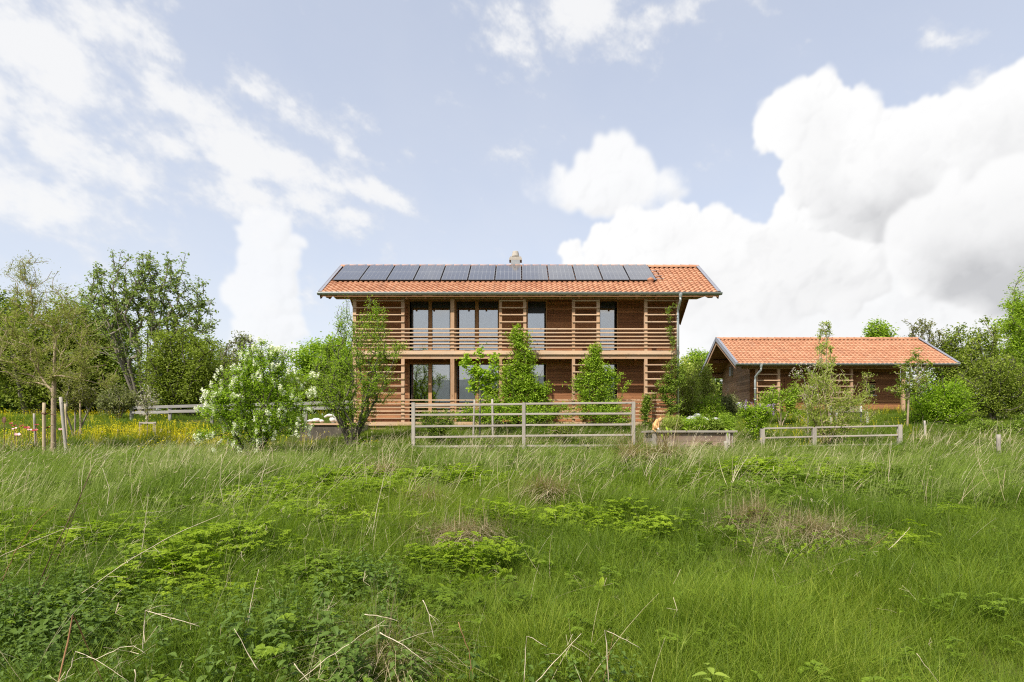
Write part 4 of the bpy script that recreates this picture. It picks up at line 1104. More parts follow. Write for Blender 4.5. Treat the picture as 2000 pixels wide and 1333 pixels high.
for i, (px, py, rx, ry, Y_, m_, lab) in enumerate([(1345, 775, 26, 44, 25.5, 'willow', 'tall pale-leaved shrub beside the downpipe of the house'), (1385, 800, 30, 26, 25, 'fresh', 'leafy shrub between the house and the outbuilding gable'), (1418, 790, 20, 16, 26.6, 'grey', 'greyish shrub at the foot of the outbuilding gable'), (1370, 745, 22, 34, 28, 'willow', 'yellowish bamboo-like shrub behind the house corner')]):
    tree('shrub', lab, 'shrub', gpx(px, Y_), [(px, py, rx, ry), (px - rx * .5, py + ry * .4, rx * .7, ry * .6), (px + rx * .6, py + ry * .5, rx * .6, ry * .5), (px + rx * .2, py - ry * .5, rx * .5, ry * .6)], Y_, n_t=170, leaves=5600, lsize=.10, mat=m_, brk='bark_tan', rbase=.02, stems=5, seed=80 + i, clump=.11, segl=.3, aspect=.4, part_names=('stem', 'foliage'))

# left foreground
tree('willow_tree', 'young staked willow with a tan trunk and sparse yellowish twigs', 'tree', gpx(104, 17.6), [(70, 560, 44, 50), (110, 600, 60, 40), (40, 620, 40, 40), (150, 620, 50, 50), (30, 680, 50, 40), (90, 670, 70, 40), (170, 680, 50, 40), (60, 525, 16, 40), (30, 545, 20, 34), (60, 720, 60, 30), (150, 725, 70, 26), (215, 740, 30, 22)], 17.6,
     n_t=620, leaves=17000, lsize=.07, mat='tanw', brk='bark_tan', rbase=.068, rtip=.0045, seed=20, clump=.075, aspect=.26, bf=.12, along=3, trunk_top=at(104, 655, 17.6), segl=.22, tint_lo=.2, shell=.2, power=.55)
tree('flowering_bush', 'big rounded bush covered in white flower clusters left of the house', 'bush', gpx(492, 16.6), [(495, 780, 78, 64), (520, 730, 50, 44), (480, 745, 46, 40), (440, 790, 34, 36), (560, 790, 40, 44), (500, 830, 80, 38), (425, 770, 22, 18), (590, 765, 26, 12), (600, 740, 10, 14), (400, 800, 18, 10), (405, 845, 24, 10), (490, 700, 24, 30), (545, 700, 20, 26), (520, 690, 14, 18), (580, 830, 26, 16)], 16.6,
     n_t=900, leaves=25000, lsize=.066, mat='lime', brk='bark_dark', rbase=.035, rtip=.004, stems=6, seed=21, clump=.075, aspect=.5, flower=('white', 420, .055, 70), along=2, segl=.18, tint_hi=.75, stem_spread=.35, part_names=('stem', 'foliage'))
tree('shrub', 'tall upright fresh-green shrub with many dark stems before the left end of the house', 'shrub', gpx(686, 18.3), [(690, 760, 62, 66), (650, 740, 50, 50), (720, 720, 50, 50), (675, 690, 44, 50), (735, 665, 36, 40), (760, 690, 26, 30), (672, 640, 22, 34), (732, 625, 22, 30), (675, 605, 10, 24), (728, 602, 12, 22), (664, 625, 10, 20), (745, 615, 10, 20), (635, 770, 36, 40), (740, 760, 34, 34), (780, 680, 16, 12), (690, 810, 40, 34), (700, 640, 18, 26)], 18.3,
     n_t=1200, leaves=24000, lsize=.055, mat='fresh', brk='bark_dark', rbase=.034, rtip=.0035, stems=11, seed=22, clump=.065, aspect=.5, bf=.06, along=3, segl=.2, stem_spread=.28, power=.6, tint_hi=.9, part_names=('stem', 'foliage'))
tree('sapling', 'pink-white blossoming sapling in a small stake frame on the left meadow', 'young tree', gpx(288, 21.5), [(287, 775, 12, 14), (290, 795, 14, 14), (280, 790, 10, 10), (300, 780, 8, 10)], 21.5, n_t=90, leaves=500, lsize=.05, mat='grey', brk='bark', rbase=.018, seed=23, clump=.04, flower=('pink', 90, .045, 10), segl=.15)
tree('sapling', 'bushy twiggy sapling between two stakes behind the willow', 'young tree', gpx(146, 21.5), [(150, 775, 24, 16), (140, 750, 20, 22), (170, 765, 20, 18)], 21.5, n_t=150, leaves=3200, lsize=.07, mat='tan', brk='bark', rbase=.03, stems=3, seed=24, clump=.08, segl=.2)
tree('shrub', 'twiggy grey shrub under the trees beside the old fence', 'shrub', gpx(232, 27), [(230, 775, 30, 22), (210, 790, 22, 14), (255, 780, 20, 14)], 27, n_t=170, leaves=4200, lsize=.10, mat='grey', brk='bark', rbase=.025, stems=5, seed=25, clump=.12, segl=.25, part_names=('stem', 'foliage'))
tree('young_tree', 'staked young tree with large bright lime leaves in front of the house', 'young tree', gpx(937, 19.2), [(912, 702, 8, 14), (965, 708, 10, 20), (938, 690, 9, 14), (928, 725, 16, 16), (952, 735, 18, 16), (906, 716, 6, 8), (925, 752, 12, 12), (945, 762, 10, 8), (978, 738, 8, 8)], 19.2, n_t=130, leaves=1150, lsize=.12, mat='lime', brk='bark', rbase=.030, rtip=.005, seed=26, clump=.075, aspect=.75, trunk_top=at(938, 700, 19.2), segl=.15, tint_lo=.15, along=1)
tree('shrub', 'round dark-stemmed shrub behind the left bay of the front fence', 'shrub', gpx(850, 18.2), [(852, 825, 32, 24), (835, 815, 18, 16), (872, 820, 20, 20), (850, 845, 30, 14)], 18.2, n_t=220, leaves=7500, lsize=.048, mat='mid', brk='bark_dark', rbase=.014, stems=6, seed=27, clump=.05, segl=.15, part_names=('stem', 'foliage'))
tree('shrub', 'small loose yellow-green shrub behind the right bay of the front fence', 'shrub', gpx(1098, 17.9), [(1098, 840, 26, 12), (1085, 832, 12, 9), (1112, 834, 12, 9)], 17.9, n_t=110, leaves=3600, lsize=.045, mat='olive', brk='bark_tan', rbase=.01, stems=6, seed=28, clump=.045, segl=.12, part_names=('stem', 'foliage'))
# climbers on the house front
CL = 'climbing plants on the house front'
tree('climbing_plant', 'dense cone-shaped climber reaching up past the balcony', 'climber', gpx(1012, 22.0), [(1015, 665, 20, 26), (1022, 700, 26, 34), (1005, 735, 34, 34), (1025, 755, 44, 34), (985, 765, 30, 24), (1010, 650, 10, 12), (1035, 790, 50, 20), (960, 790, 40, 16), (1060, 760, 18, 14)], 21.75, n_t=520, leaves=16500, lsize=.09, mat='fresh', brk='bark_dark', rbase=.03, stems=3, seed=30, clump=.085, dz=.32, segl=.2, tint_lo=.1, group=CL, shell=.2, part_names=('stem', 'foliage'))
tree('climbing_plant', 'climber with a narrow tip and a long arching side shoot, right of the cone-shaped one', 'climber', gpx(1160, 22.0), [(1162, 690, 12, 26), (1155, 725, 26, 24), (1160, 755, 40, 26), (1180, 735, 22, 18), (1135, 745, 20, 16), (1170, 785, 40, 18), (1200, 722, 12, 7), (1213, 735, 9, 7), (1222, 748, 6, 7)], 21.75, n_t=400, leaves=10500, lsize=.085, mat='fresh', brk='bark_dark', rbase=.022, stems=3, seed=31, clump=.07, dz=.32, segl=.18, tint_lo=.1, group=CL, shell=.2, part_names=('stem', 'foliage'))
tree('climbing_plant', 'loose climber on the right-hand slats beside the downpipe', 'climber', gpx(1310, 22.0), [(1312, 735, 20, 30), (1300, 760, 22, 20), (1315, 785, 18, 26), (1320, 705, 6, 12), (1308, 640, 3, 12), (1303, 612, 3, 12), (1310, 599, 10, 2.5), (1314, 668, 4, 12), (1333, 735, 5, 26)], 21.95, n_t=260, leaves=5200, lsize=.075, mat='mid', brk='bark_dark', rbase=.015, seed=32, clump=.055, dz=.3, segl=.18, group=CL, shell=.1, part_names=('stem', 'foliage'))
tree('climbing_plant', 'slim young climber on the terrace slats left of the raised bed', 'climber', gpx(1261, 22.0), [(1262, 790, 10, 16), (1258, 810, 9, 14), (1270, 775, 14, 6), (1262, 825, 10, 8)], 21.95, n_t=90, leaves=2300, lsize=.075, mat='mid', brk='bark_dark', rbase=.012, seed=33, clump=.05, dz=.4, segl=.15, group=CL, part_names=('stem', 'foliage'))
tree('hedge', 'low leafy planting along the terrace rail behind the front fence', 'hedge', gpx(1020, 21.2), [(x, 808 + 5 * math.sin(x * .13), 22, 17) for x in (905, 935, 965, 1000, 1035, 1065, 1095, 1150, 1180, 1215)], 21.3, n_t=420, leaves=11500, lsize=.075, mat='fresh', brk='bark_dark', rbase=.012, stems=7, seed=34, clump=.075, stem_spread=1.4, dz=.5, segl=.2, part_names=('stem', 'foliage'))

# ------------------------------------------------------------------ fences, raised bed and other small things
def fence_post(parent, px, pt, pb, Y, w=.10):
    mb = MB(); x, z1, z0 = WX(px, Y), WZ(pt, Y), float(GZ(WX(px, Y), Y)) - .2
    mb.box(x - w / 2, x + w / 2, Y - w / 2, Y + w / 2, z0, z1); o = mb.build('post', M['fence_post'], parent, bevel=.006); return o
def rail(parent, pts, Y, h=.06, t=.05, mat='fence_wood'):
    mb = MB()
    P = [np.array([WX(a, y_), y_, WZ(b, y_)]) for (a, b, y_) in [(p[0], p[1], p[2] if len(p) > 2 else Y) for p in pts]]
    mb2 = []
    for p, q in zip(P[:-1], P[1:]): mb.bar(p, q, t, h, a=.3 + .4 * random.random())
    return mb.build('rail', M[mat], parent, bevel=.008)
fn = thing('rail_fence', 'weathered wooden fence with three posts and five rails in front of the house', 'fence', gpx(1022, 17.0))
for px, pt in ((807.5, 787), (1023, 787), (1237, 785)): fence_post(fn, px, pt, 890, 17.0)
for l, m_, r_ in ((792.8, 789.8, 787.3), (811, 809.6, 808.3), (833.6, 831.4, 829.8), (854.6, 852.2, 850.2), (873, 872, 870.5)):
    rail(fn, [(810, l), (1020.5, m_)], 17.0 - .012); rail(fn, [(1025.5, m_ - .5), (1234, r_)], 17.0 - .012)
fn = thing('rail_fence', 'low weathered rail fence below the willow bush on the right', 'fence', gpx(1620, 17.4))
for px, pt in ((1489, 838), (1590, 835), (1757, 830)): fence_post(fn, px, pt, 870, 17.4, .11)
for l, m_, r_ in ((837.5, 835.5, 832.3), (856, 853.5, 850.3), (874, 871, 868.5)):
    rail(fn, [(1491.5, l), (1587, m_)], 17.39, .05); rail(fn, [(1592.5, m_), (1753.5, r_)], 17.39, .05)
fn = thing('board_fence', 'old grey two-board fence at the back of the left meadow', 'fence', gpx(450, 25))
pts = [(255, 797, 27), (330, 794.8, 26.2), (412, 792.5, 25.6), (500, 790.8, 25), (596, 788.5, 24.4), (650, 787, 24.2), (690, 786, 24)]
for p, q in zip(pts[:-1], pts[1:]):
    rail(fn, [p, q], 0, .13, .03, 'old_fence'); rail(fn, [(p[0], p[1] + 9.5, p[2]), (q[0], q[1] + 10.5, q[2])], 0, .13, .03, 'old_fence')
for p in pts:
    mb = MB(); x = WX(p[0], p[2]); mb.box(x - .06, x + .06, p[2] + .03, p[2] + .13, float(GZ(x, p[2])) - .3, WZ(p[1] - 2, p[2])); mb.build('post', M['old_fence'], fn)

def stake(px0, py0, px1, py1, Y, label, r=.035, mat='stake_wood', name='stake', group=None):
    """px0,py0 = top"""
    a, b = at(px0, py0, Y), at(px1, py1, Y); b[2] = min(b[2], float(GZ(b[0], Y)) - .1)
    mb = MB(); n = 6
    P = [a + (b - a) * k / (n - 1) + np.array([random.uniform(-.004, .004), 0, 0]) for k in range(n)]
    mb.tube(P[::-1], [r * 1.08, r * 1.05, r, r, r * .98, r * .95], 10)
    o = mb.build(name, M[mat], None, True); tag(o, label, 'post' if name == 'post' else 'stake', group); return o
stake(86, 787, 86, 876, 17.3, 'short round stake tied to the willow trunk on its left', .045)
stake(118.5, 776, 131, 878, 17.3, 'grey leaning stake right of the willow trunk', .045, 'fence_post')
stake(66.5, 808, 70, 834, 19.5, 'short grey leaning post among the metal flowers', .035, 'fence_post', 'post')
stake(127, 789, 132, 832, 20.5, 'thin stake left of the twiggy sapling', .025)
stake(156.5, 782, 157.5, 826, 21.5, 'round stake right of the twiggy sapling', .032)
stake(926.5, 781, 924, 862, 18.9, 'grey round stake left of the staked lime-leaved tree', .032, 'fence_post')
stake(961.5, 780, 963, 862, 18.9, 'grey round stake right of the staked lime-leaved tree', .036, 'fence_post')
stake(1806, 822, 1806.5, 852, 19.3, 'thin grey post in the grass before the bright shrub', .03, 'fence_post', 'post')
stake(1950, 849, 1951, 872, 15.5, 'short weathered stump post near the right edge', .05, 'fence_post', 'post')
stake(1417, 862, 1419, 885, 16.6, 'small weathered post at the right end of the raised bed', .05, 'fence_post', 'post')
mb = MB(); mb.tube([at(83.5, 808, 17.28), at(88, 807.5, 17.24), at(98, 809.5, 17.4), at(109, 811.5, 17.45)], .012, 6); mb.tube([at(83, 808, 17.3), at(89, 808.3, 17.3)], .05, 8)
tag(mb.build('tree_tie', M['rust'], None), 'brown strap tying the willow trunk to its left stake', 'strap')
fr = thing('sapling_guard', 'low square frame of thin stakes round the blossoming sapling', 'frame', gpx(288, 21.5))
for px, dy in ((273, 0), (303.5, 0), (276, .7), (300, .7)):
    mb = MB(); x = WX(px, 21.5 + dy); mb.tube([(x, 21.5 + dy, float(GZ(x, 21.5)) - .1), (x, 21.5 + dy, WZ(824, 21.5))], .025, 8); mb.build('post', M['fence_post'], fr)
for (a, b) in (((272, 826, 21.46), (305, 826, 21.46)), ((276, 827, 22.2), (300, 827, 22.2)), ((273, 826.5, 21.5), (276, 827, 22.2)), ((303, 826.5, 21.5), (300, 827, 22.2))):
    mb = MB(); mb.bar(at(*a), at(*b), .03, .05); mb.build('rail', M['fence_post'], fr)

# raised bed with its soil, plants and the cat
YBd = 16.9
bed = thing('raised_bed', 'wooden raised garden bed full of green plants right of the front fence', 'raised bed', gpx(1352, YBd))
bx0_, bx1_ = WX(1275, YBd), WX(1432, YBd); bt = WZ(841.3, YBd); bb = float(GZ(bx0_, YBd)) - .15
mb = MB()
z = bb
while z < bt - .06:
    mb.box(bx0_ + .04, bx1_ - .04, YBd, YBd + .04, z, min(z + .14, bt - .062) - .006); z += .14
mb.build('front_boards', M['bed_wood'], bed)
mb = MB(); mb.box(bx0_ + .0, bx0_ + .038, YBd + .002, YBd + 1.2, bb, bt - .062); mb.box(bx1_ - .038, bx1_, YBd + .002, YBd + 1.2, bb, bt - .062); mb.box(bx0_ + .04, bx1_ - .04, YBd + 1.16, YBd + 1.2, bb, bt - .062); mb.build('side_boards', M['fence_wood'], bed)
for a, b, c, d_ in ((WX(1270, YBd), WX(1439, YBd), YBd - .07, YBd + .09), (WX(1270, YBd), WX(1439, YBd), YBd + 1.1, YBd + 1.26), (WX(1270, YBd), WX(1270, YBd) + .16, YBd + .092, YBd + 1.098), (WX(1439, YBd) - .16, WX(1439, YBd), YBd + .092, YBd + 1.098)):
    mb = MB(); mb.box(a, b, c, d_, bt - .06, bt); mb.build('rim', M['fence_wood'], bed, bevel=.005)
mb = MB(); mb.box(bx0_ + .05, bx1_ - .05, YBd + .045, YBd + 1.15, bb, bt - .04); mb.build('soil', M['soil'], bed)
for px in (1277.5, 1421):
    mb = MB(); mb.box(WX(px - 4, YBd), WX(px + 4, YBd), YBd - .045, YBd - .002, bb, bt - .063); mb.build('corner_post', M['fence_post'], bed)
bpl = [(1312, 827, 20, 15, .35, 'willow', 'feathery green clump right next to the cat'), (1340, 831, 16, 13, .5, 'lime', 'low leafy clump in the middle left of the raised bed'), (1368, 829, 15, 15, .45, 'fresh', 'bushy clump in the middle of the raised bed'), (1396, 833, 16, 12, .3, 'mid', 'broad-leaved clump towards the right of the raised bed'), (1420, 826, 18, 16, .5, 'fresh', 'tall dark green clump at the right end of the raised bed')]
for i, (px, py, rx, ry, dy, m_, lab) in enumerate(bpl):
    tree('bed_plant', lab, 'plant', [WX(px, YBd + dy), YBd + dy, bt - .05], [(px, py, rx, ry), (px - rx * .4, py - ry * .5, rx * .5, ry * .6), (px + rx * .4, py - ry * .3, rx * .5, ry * .6)], YBd + dy, n_t=90, leaves=2600, lsize=.06 if m_ != 'mid' else .10, mat=m_, brk='bark_dark', rbase=.006, rtip=.002, stems=7, seed=110 + i, clump=.05, segl=.1, dz=.9, stem_spread=.5, group='plants in the raised bed', part_names=('stem', 'foliage'), aspect=.36)
mb = MB()
for k, (px, py, qx, qy) in enumerate([(1300, 835, 1305, 856), (1306, 838, 1312, 850), (1330, 838, 1342, 843), (1415, 838, 1422, 856), (1290, 842, 1293, 862), (1424, 838, 1440, 850)]):
    a, b = at(px, py, YBd + .1), at(qx, qy, YBd - .1); c = (a + b) / 2 + np.array([.02, -.08, .10])
    for s in range(3):
        w = .022; o = np.array([s * .012, 0, .01 * s]); Vl = []
        for t_, ww in ((0, .3), (.3, 1), (.65, .9), (1, .05)):
            p = (1 - t_) ** 2 * a + 2 * t_ * (1 - t_) * c + t_ * t_ * b + o * (1 - t_); Vl += [p + (-w * ww, 0, 0), p + (w * ww, .01, .004)]
        mb.add(Vl, [(0, 1, 3, 2), (2, 3, 5, 4), (4, 5, 7, 6)])
tag(mb.build('hanging_leaves', LF['fresh'], None), 'strap-shaped leaves hanging over the front rim of the raised bed', 'leaves')

def cat_mat():
    m, nn, ll, out = new_mat('ginger_fur')
    tcn = nn.new('ShaderNodeTexCoord'); s_ = nn.new('ShaderNodeSeparateXYZ'); ll.new(tcn.outputs['Object'], s_.inputs[0])
    w = nn.new('ShaderNodeTexWave'); w.inputs['Scale'].default_value = 9; w.inputs['Distortion'].default_value = 6; ll.new(tcn.outputs['Object'], w.inputs['Vector'])
    base = ramp(nn, ll, w.outputs['Fac'], [(.2, (.50, .25, .085)), (.8, (.70, .42, .18))])
    low = math_n(nn, ll, 'LESS_THAN', s_.outputs['Z'], .075)
    fr_ = math_n(nn, ll, 'GREATER_THAN', s_.outputs['X'], -.005)
    mz = math_n(nn, ll, 'MULTIPLY', math_n(nn, ll, 'GREATER_THAN', s_.outputs['X'], .122), math_n(nn, ll, 'LESS_THAN', s_.outputs['Z'], .285))
    f = math_n(nn, ll, 'MAXIMUM', math_n(nn, ll, 'MULTIPLY', low, fr_), mz)
    c = mixc(nn, ll, f, base, (.82, .76, .66))
    p = principled(nn, ll, out, Roughness=.9); ll.new(c, p.inputs['Base Color'])
    n = noise(nn, ll, tcn.outputs['Object'], 160, 3); bump(nn, ll, n, p, .5, .006)
    return m
def skin_mesh(name, verts, edges, radii, mat, root=0, sub=2):
    me = bpy.data.meshes.new(name); me.from_pydata([tuple(v) for v in verts], edges, [])
    o = bpy.data.objects.new(name, me); COL.objects.link(o)
    sk = o.modifiers.new('skin', 'SKIN'); sk.use_smooth_shade = True
    if not me.skin_vertices: me.attributes.new
    for i, r in enumerate(radii):
        me.skin_vertices[0].data[i].radius = (r, r) if np.isscalar(r) else r
        me.skin_vertices[0].data[i].use_root = (i == root)
    ss = o.modifiers.new('sub', 'SUBSURF'); ss.levels = sub; ss.render_levels = sub
    me.materials.append(mat)
    return o
# sitting cat, head lowered towards the plants on its right; local x = towards the head
cv = [(-.06, 0, .085), (-.055, 0, .16), (-.02, 0, .235), (.025, 0, .285), (.065, 0, .31), (.105, 0, .315), (.145, 0, .285),      # 0 rump 1 back 2 chest 3 shoulders 4 neck 5 head 6 muzzle
      (.045, .035, .20), (.06, .038, .11), (.065, .04, .03), (.09, .042, .012),    # 7..10 left front leg
      (.03, -.035, .20), (.035, -.04, .11), (.03, -.042, .03), (.055, -.045, .012),  # 11..14 right front leg
      (-.03, .06, .09), (.01, .07, .035), (.04, .07, .014),   # 15..17 hind left
      (-.03, -.06, .09), (.005, -.075, .035), (.035, -.075, .014),  # 18..20 hind right
      (-.12, -.01, .035), (-.13, -.08, .02), (-.085, -.135, .0), (-.08, -.15, -.05),  # 21..24 tail
      (.095, .03, .352), (.093, .036, .378), (.095, -.03, .352), (.093, -.036, .378)]  # ears
ce = [(0, 1), (1, 2), (2, 3), (3, 4), (4, 5), (5, 6), (3, 7), (7, 8), (8, 9), (9, 10), (3, 11), (11, 12), (12, 13), (13, 14), (0, 15), (15, 16), (16, 17), (0, 18), (18, 19), (19, 20), (0, 21), (21, 22), (22, 23), (23, 24), (5, 25), (25, 26), (5, 27), (27, 28)]
crd = [.082, .084, .072, .060, .046, .050, .026, .030, .020, .017, .018, .030, .020, .017, .018, .048, .022, .018, .048, .022, .018, .020, .017, .015, .010, .020, .005, .020, .005]
cat = skin_mesh('cat', cv, ce, crd, cat_mat(), 2)
cat.location = (WX(1283.5, YBd), YBd + .02, bt + .004); cat.scale = (1.02, 1.0, 1.0)
tag(cat, 'ginger cat with white paws sitting on the rim of the raised bed, head bent down', 'cat')
mb = MB()
for sy in (-.024, .024): mb.blob((.142, sy, .322), .007, 1, 0, nu=8, nv=6)
ey = mb.build('eyes', M['blind'], None, True); ey.parent = cat
mb = MB(); mb.blob((.172, 0, .285), (.006, .007, .005), 2, 0, nu=8, nv=6); no_ = mb.build('nose', LF['pink'], None, True); no_.parent = cat

# pale blocks, stones, bench and other bits
def stone(px, py, rx, ry, Y, label, mat='white_stone', seed=0, name='stone', group=None):
    c = at(px, py, Y); mb = MB(); mb.blob((0, 0, 0), (rx / F * Y, rx / F * Y * .7, ry / F * Y), seed, .16, nu=14, nv=9)
    o = mb.build(name, M[mat], None, True); o.location = c
    return tag(o, label, 'stone', group)
for k, (px, py, rx, ry, lab) in enumerate([(1350, 822, 13, 9, 'pale grey boulder above the left half of the raised bed'), (1374, 825, 12, 10, 'whitest boulder above the middle of the raised bed'), (1397, 824, 10, 8, 'smaller pale boulder above the right half of the raised bed'), (1362, 814, 9, 6, 'flat grey boulder lying highest behind the raised bed')]): stone(px, py, rx, ry, 22.4 + .2 * k, lab, 'white_stone' if k == 1 else 'grey_stone', 30 + k, 'boulder', 'boulders behind the raised bed')
stone(1440, 797, 9.5, 10.5, 26.8, 'rounded grey boulder leaning at the outbuilding gable', 'grey_stone', 5, 'boulder')
lg = thing('terrace_edge', 'timber-edged terrace ledge running left from the house corner', 'terrace edge', gpx(640, 20.5))
mb = MB(); mb.box(WX(584, 20.5), WX(700, 20.5), 20.5, 20.9, WZ(830.5, 20.5), WZ(827, 20.5)); mb.build('top_board', M['beam_wood'], lg)
mb = MB(); mb.box(WX(585, 20.55), WX(699, 20.55), 20.55, 20.62, float(GZ(-8, 20.5)) - .3, WZ(830.7, 20.5)); mb.build('face_board', M['bark_dark'], lg)
mb = MB(); mb.box(WX(586, 20.9), WX(700, 20.9), 20.905, 22.2, float(GZ(-8, 20.5)) - .3, WZ(827.5, 20.5)); mb.build('paving', M['concrete'], lg)
for k, (px, py, rx, ry, lab) in enumerate([(606, 823, 6, 3, 'flat pale stone on the terrace ledge, leftmost'), (618, 821, 8, 4, 'rounded pale stone on the terrace ledge beside the flat one'), (628, 823, 5, 3, 'small stone in the middle of the terrace ledge'), (650, 820, 6, 5, 'pale upright stone on the terrace ledge under the arching driftwood')]): stone(px, py, rx, ry, 20.75, lab, 'white_stone', 10 + k, group='stones on the terrace ledge')
mb = MB(); mb.tube([at(634, 815, 20.8), at(641, 811.5, 20.75), at(650, 811, 20.7), at(655, 814, 20.7), at(656.5, 820, 20.72), at(659, 827, 20.75)], [.035, .05, .055, .05, .045, .04], 8)
tag(mb.build('driftwood', M['white_stone'], None, True), 'arched piece of bleached driftwood on the terrace ledge', 'driftwood')
bn = thing('garden_bench', 'weathered pale garden bench in the grass before the outbuilding', 'bench', gpx(1668, 22.8))
Yb = 22.8; mb = MB()
for k in range(5): mb.box(WX(1632, Yb), WX(1697, Yb), Yb + k * .09, Yb + k * .09 + .075, WZ(805.5, Yb), WZ(804, Yb))
mb.build('seat', M['fence_wood'], bn)
mb = MB()
for k in range(4): mb.box(WX(1632, Yb), WX(1697, Yb), Yb + .47, Yb + .495, WZ(801.6 - k * 2.4, Yb), WZ(799.9 - k * 2.4, Yb))
mb.build('backrest', M['fence_wood'], bn)
for px in (1634, 1694.5):
    for dy in (.02, .44):
        mb = MB(); x = WX(px, Yb); mb.box(x - .03, x + .03, Yb + dy - .03, Yb + dy + .024, float(GZ(x, Yb)) - .05, WZ(805.6 if dy < .1 else 792, Yb)); mb.build('leg', M['white_stone'], bn)
# flower-shaped metal ornaments and the oval one
M['red_metal'] = plain('dark_red_enamel', (.30, .035, .03), .35, 0, .2, 30); M['pink_metal'] = plain('pink_enamel', (.78, .42, .42), .4, 0, .15, 30)
for k, (px, py, w, m_, lab) in enumerate([(22, 828, 6, 'red_metal', 'small dark red metal flower, leftmost and highest of the cluster'), (28, 832.5, 8, 'red_metal', 'dark red metal flower above a pink one at the left edge'), (29.5, 838.5, 9, 'pink_metal', 'salmon pink metal flower just under the dark red one at the left edge'), (43, 833, 8, 'red_metal', 'dark red metal flower between the two left pairs'),
                                     (52.5, 837, 10, 'red_metal', 'wide dark red metal flower beside the white-pink tilted one'), (58, 841, 8, 'pink_metal', 'pale pink tilted metal flower in the middle of the cluster'), (69, 842, 10, 'red_metal', 'dark red metal flower below the leaning post'), (72, 831, 7, 'red_metal', 'small dark red metal flower right beside the leaning post'),
                                     (92.5, 836.5, 10, 'red_metal', 'dark red metal flower between the stake and the willow trunk'), (120, 840, 9, 'pink_metal', 'pale pink metal flower behind the leaning grey stake'), (34.5, 850, 9, 'pink_metal', 'bright pink metal flower lowest of the cluster')]):
    Y = 18.6 + .25 * (k % 3); c = at(px, py, Y); r = w / F * Y * .55; root = thing('metal_flower', lab, 'garden ornament', [c[0], c[1], float(GZ(c[0], Y))], 'metal flowers on the left meadow')
    mb = MB(); g = np.random.default_rng(k); V = []; tilt = np.array([g.uniform(-.35, .35), -.35 + g.uniform(-.2, .2), 1]); tilt /= np.linalg.norm(tilt)
    sx = np.cross(tilt, [0, 1, 0]); sx /= np.linalg.norm(sx); sy = np.cross(tilt, sx); nseg = 30
    for rr, hh in ((.12, 0), (.6, .12), (1.0, .36)):
        for q in range(nseg):
            t = 2 * math.pi * q / nseg; wv = 1 + .13 * math.cos(5 * t) * (rr > .5)
            V.append(c + (sx * math.cos(t) + sy * math.sin(t)) * rr * r * wv + tilt * hh * r * (1 + .3 * math.cos(5 * t + 1)))
    mb.add(V, [(i * nseg + q, i * nseg + (q + 1) % nseg, (i + 1) * nseg + (q + 1) % nseg, (i + 1) * nseg + q) for i in range(2) for q in range(nseg)]); mb.build('petals', M[m_], root, True)
    mb = MB(); mb.tube([c, c - (0, 0, .25), (c[0] + .02, c[1], float(GZ(c[0], Y)) - .1)], .006, 6); mb.build('stem', M['rust'], root)
c = at(8, 820.5, 17.6); root = thing('oval_ornament', 'rusty oval disc on a thin iron rod at the left edge', 'garden ornament', [c[0], c[1], float(GZ(c[0], c[1]))])
mb = MB(); ring = [c + (.058 * math.cos(t), 0, .088 * math.sin(t)) for t in np.linspace(0, 2 * math.pi, 21)]; mb.tube(ring, .009, 6, caps=False); mb.blob(c, (.05, .012, .08), 3, .05); mb.build('disc', M['rust'], root, True)
mb = MB(); mb.tube([c - (0, 0, .09), (c[0] + .01, c[1], float(GZ(c[0], c[1])) - .1)], .008, 6); mb.build('rod', M['rust'], root)

# ------------------------------------------------------------------ hills and woods far off (the windows mirror the ones behind the viewer)
M['hill'] = plain('blue_green_hill', (.10, .13, .14), .95, 0, .2, .01)
def hills(y, h, seed):
    g = np.random.default_rng(seed); x = np.linspace(-1400, 1400, 140)
    z = sum(a * np.sin(x / l + g.uniform(0, 6)) for a, l in ((.35, 300), (.25, 120), (.12, 50), (.06, 22))) * h * .5 + h
    V = np.concatenate([np.stack([x, np.full_like(x, y), np.full_like(x, -5)], 1), np.stack([x, np.full_like(x, y * 1.2), z * .7], 1), np.stack([x, np.full_like(x, y * 1.35), z], 1)])
    n = len(x); q = np.arange(n - 1)
    Q = np.concatenate([np.stack([q, q + 1, n + q + 1, n + q], 1), np.stack([n + q, n + q + 1, 2 * n + q + 1, 2 * n + q], 1)])
    o = link('hills', np_mesh('hills', V, Q, smooth_=True, materials=[M['hill']])); o['kind'] = 'structure'
hills(-750, 95, 3)
def far_wood(y, x0, x1, h, n, seed, mat, ls=.8):
    g = np.random.default_rng(seed); k = int((x1 - x0) / 5); cs = []
    for i in range(k):
        cx = x0 + (x1 - x0) * (i + .5) / k + g.uniform(-2, 2); hh = h * g.uniform(.55, 1.15); cs.append((cx, y + g.uniform(-4, 4), hh, g.uniform(2.4, 3.8)))
    P = []; T_ = []
    for (cx, cy, hh, w) in cs:
        m = n // k; u_ = g.normal(0, 1, (m, 3)); u_ /= np.linalg.norm(u_, axis=1, keepdims=True); r = g.uniform(.55, 1.05, (m, 1)) * (1 + .2 * np.sin(u_[:, :1] * 7 + cx))
        p = np.array([cx, cy, float(GZ(cx, min(abs(cy), 500) * np.sign(cy))) + hh * .5]) + u_ * r * np.array([w, w, hh * .52]); P.append(p); T_.append(np.full(m, g.random() * .5) + g.random(m) * .5)
    C = np.concatenate(P); V, Q, a = leaf_quads(C, ls, g, .5, .7, 0, np.concatenate(T_))
    o = link('distant_wood', np_mesh('distant_wood', V, Q, attrs={'rnd': a}, materials=[LF[mat]])); o['kind'] = 'stuff'; o['label'] = 'far-off band of trees closing the horizon'; o['category'] = 'trees'
far_wood(75, -75, 80, 4.6, 60000, 1, 'hedge', .5)
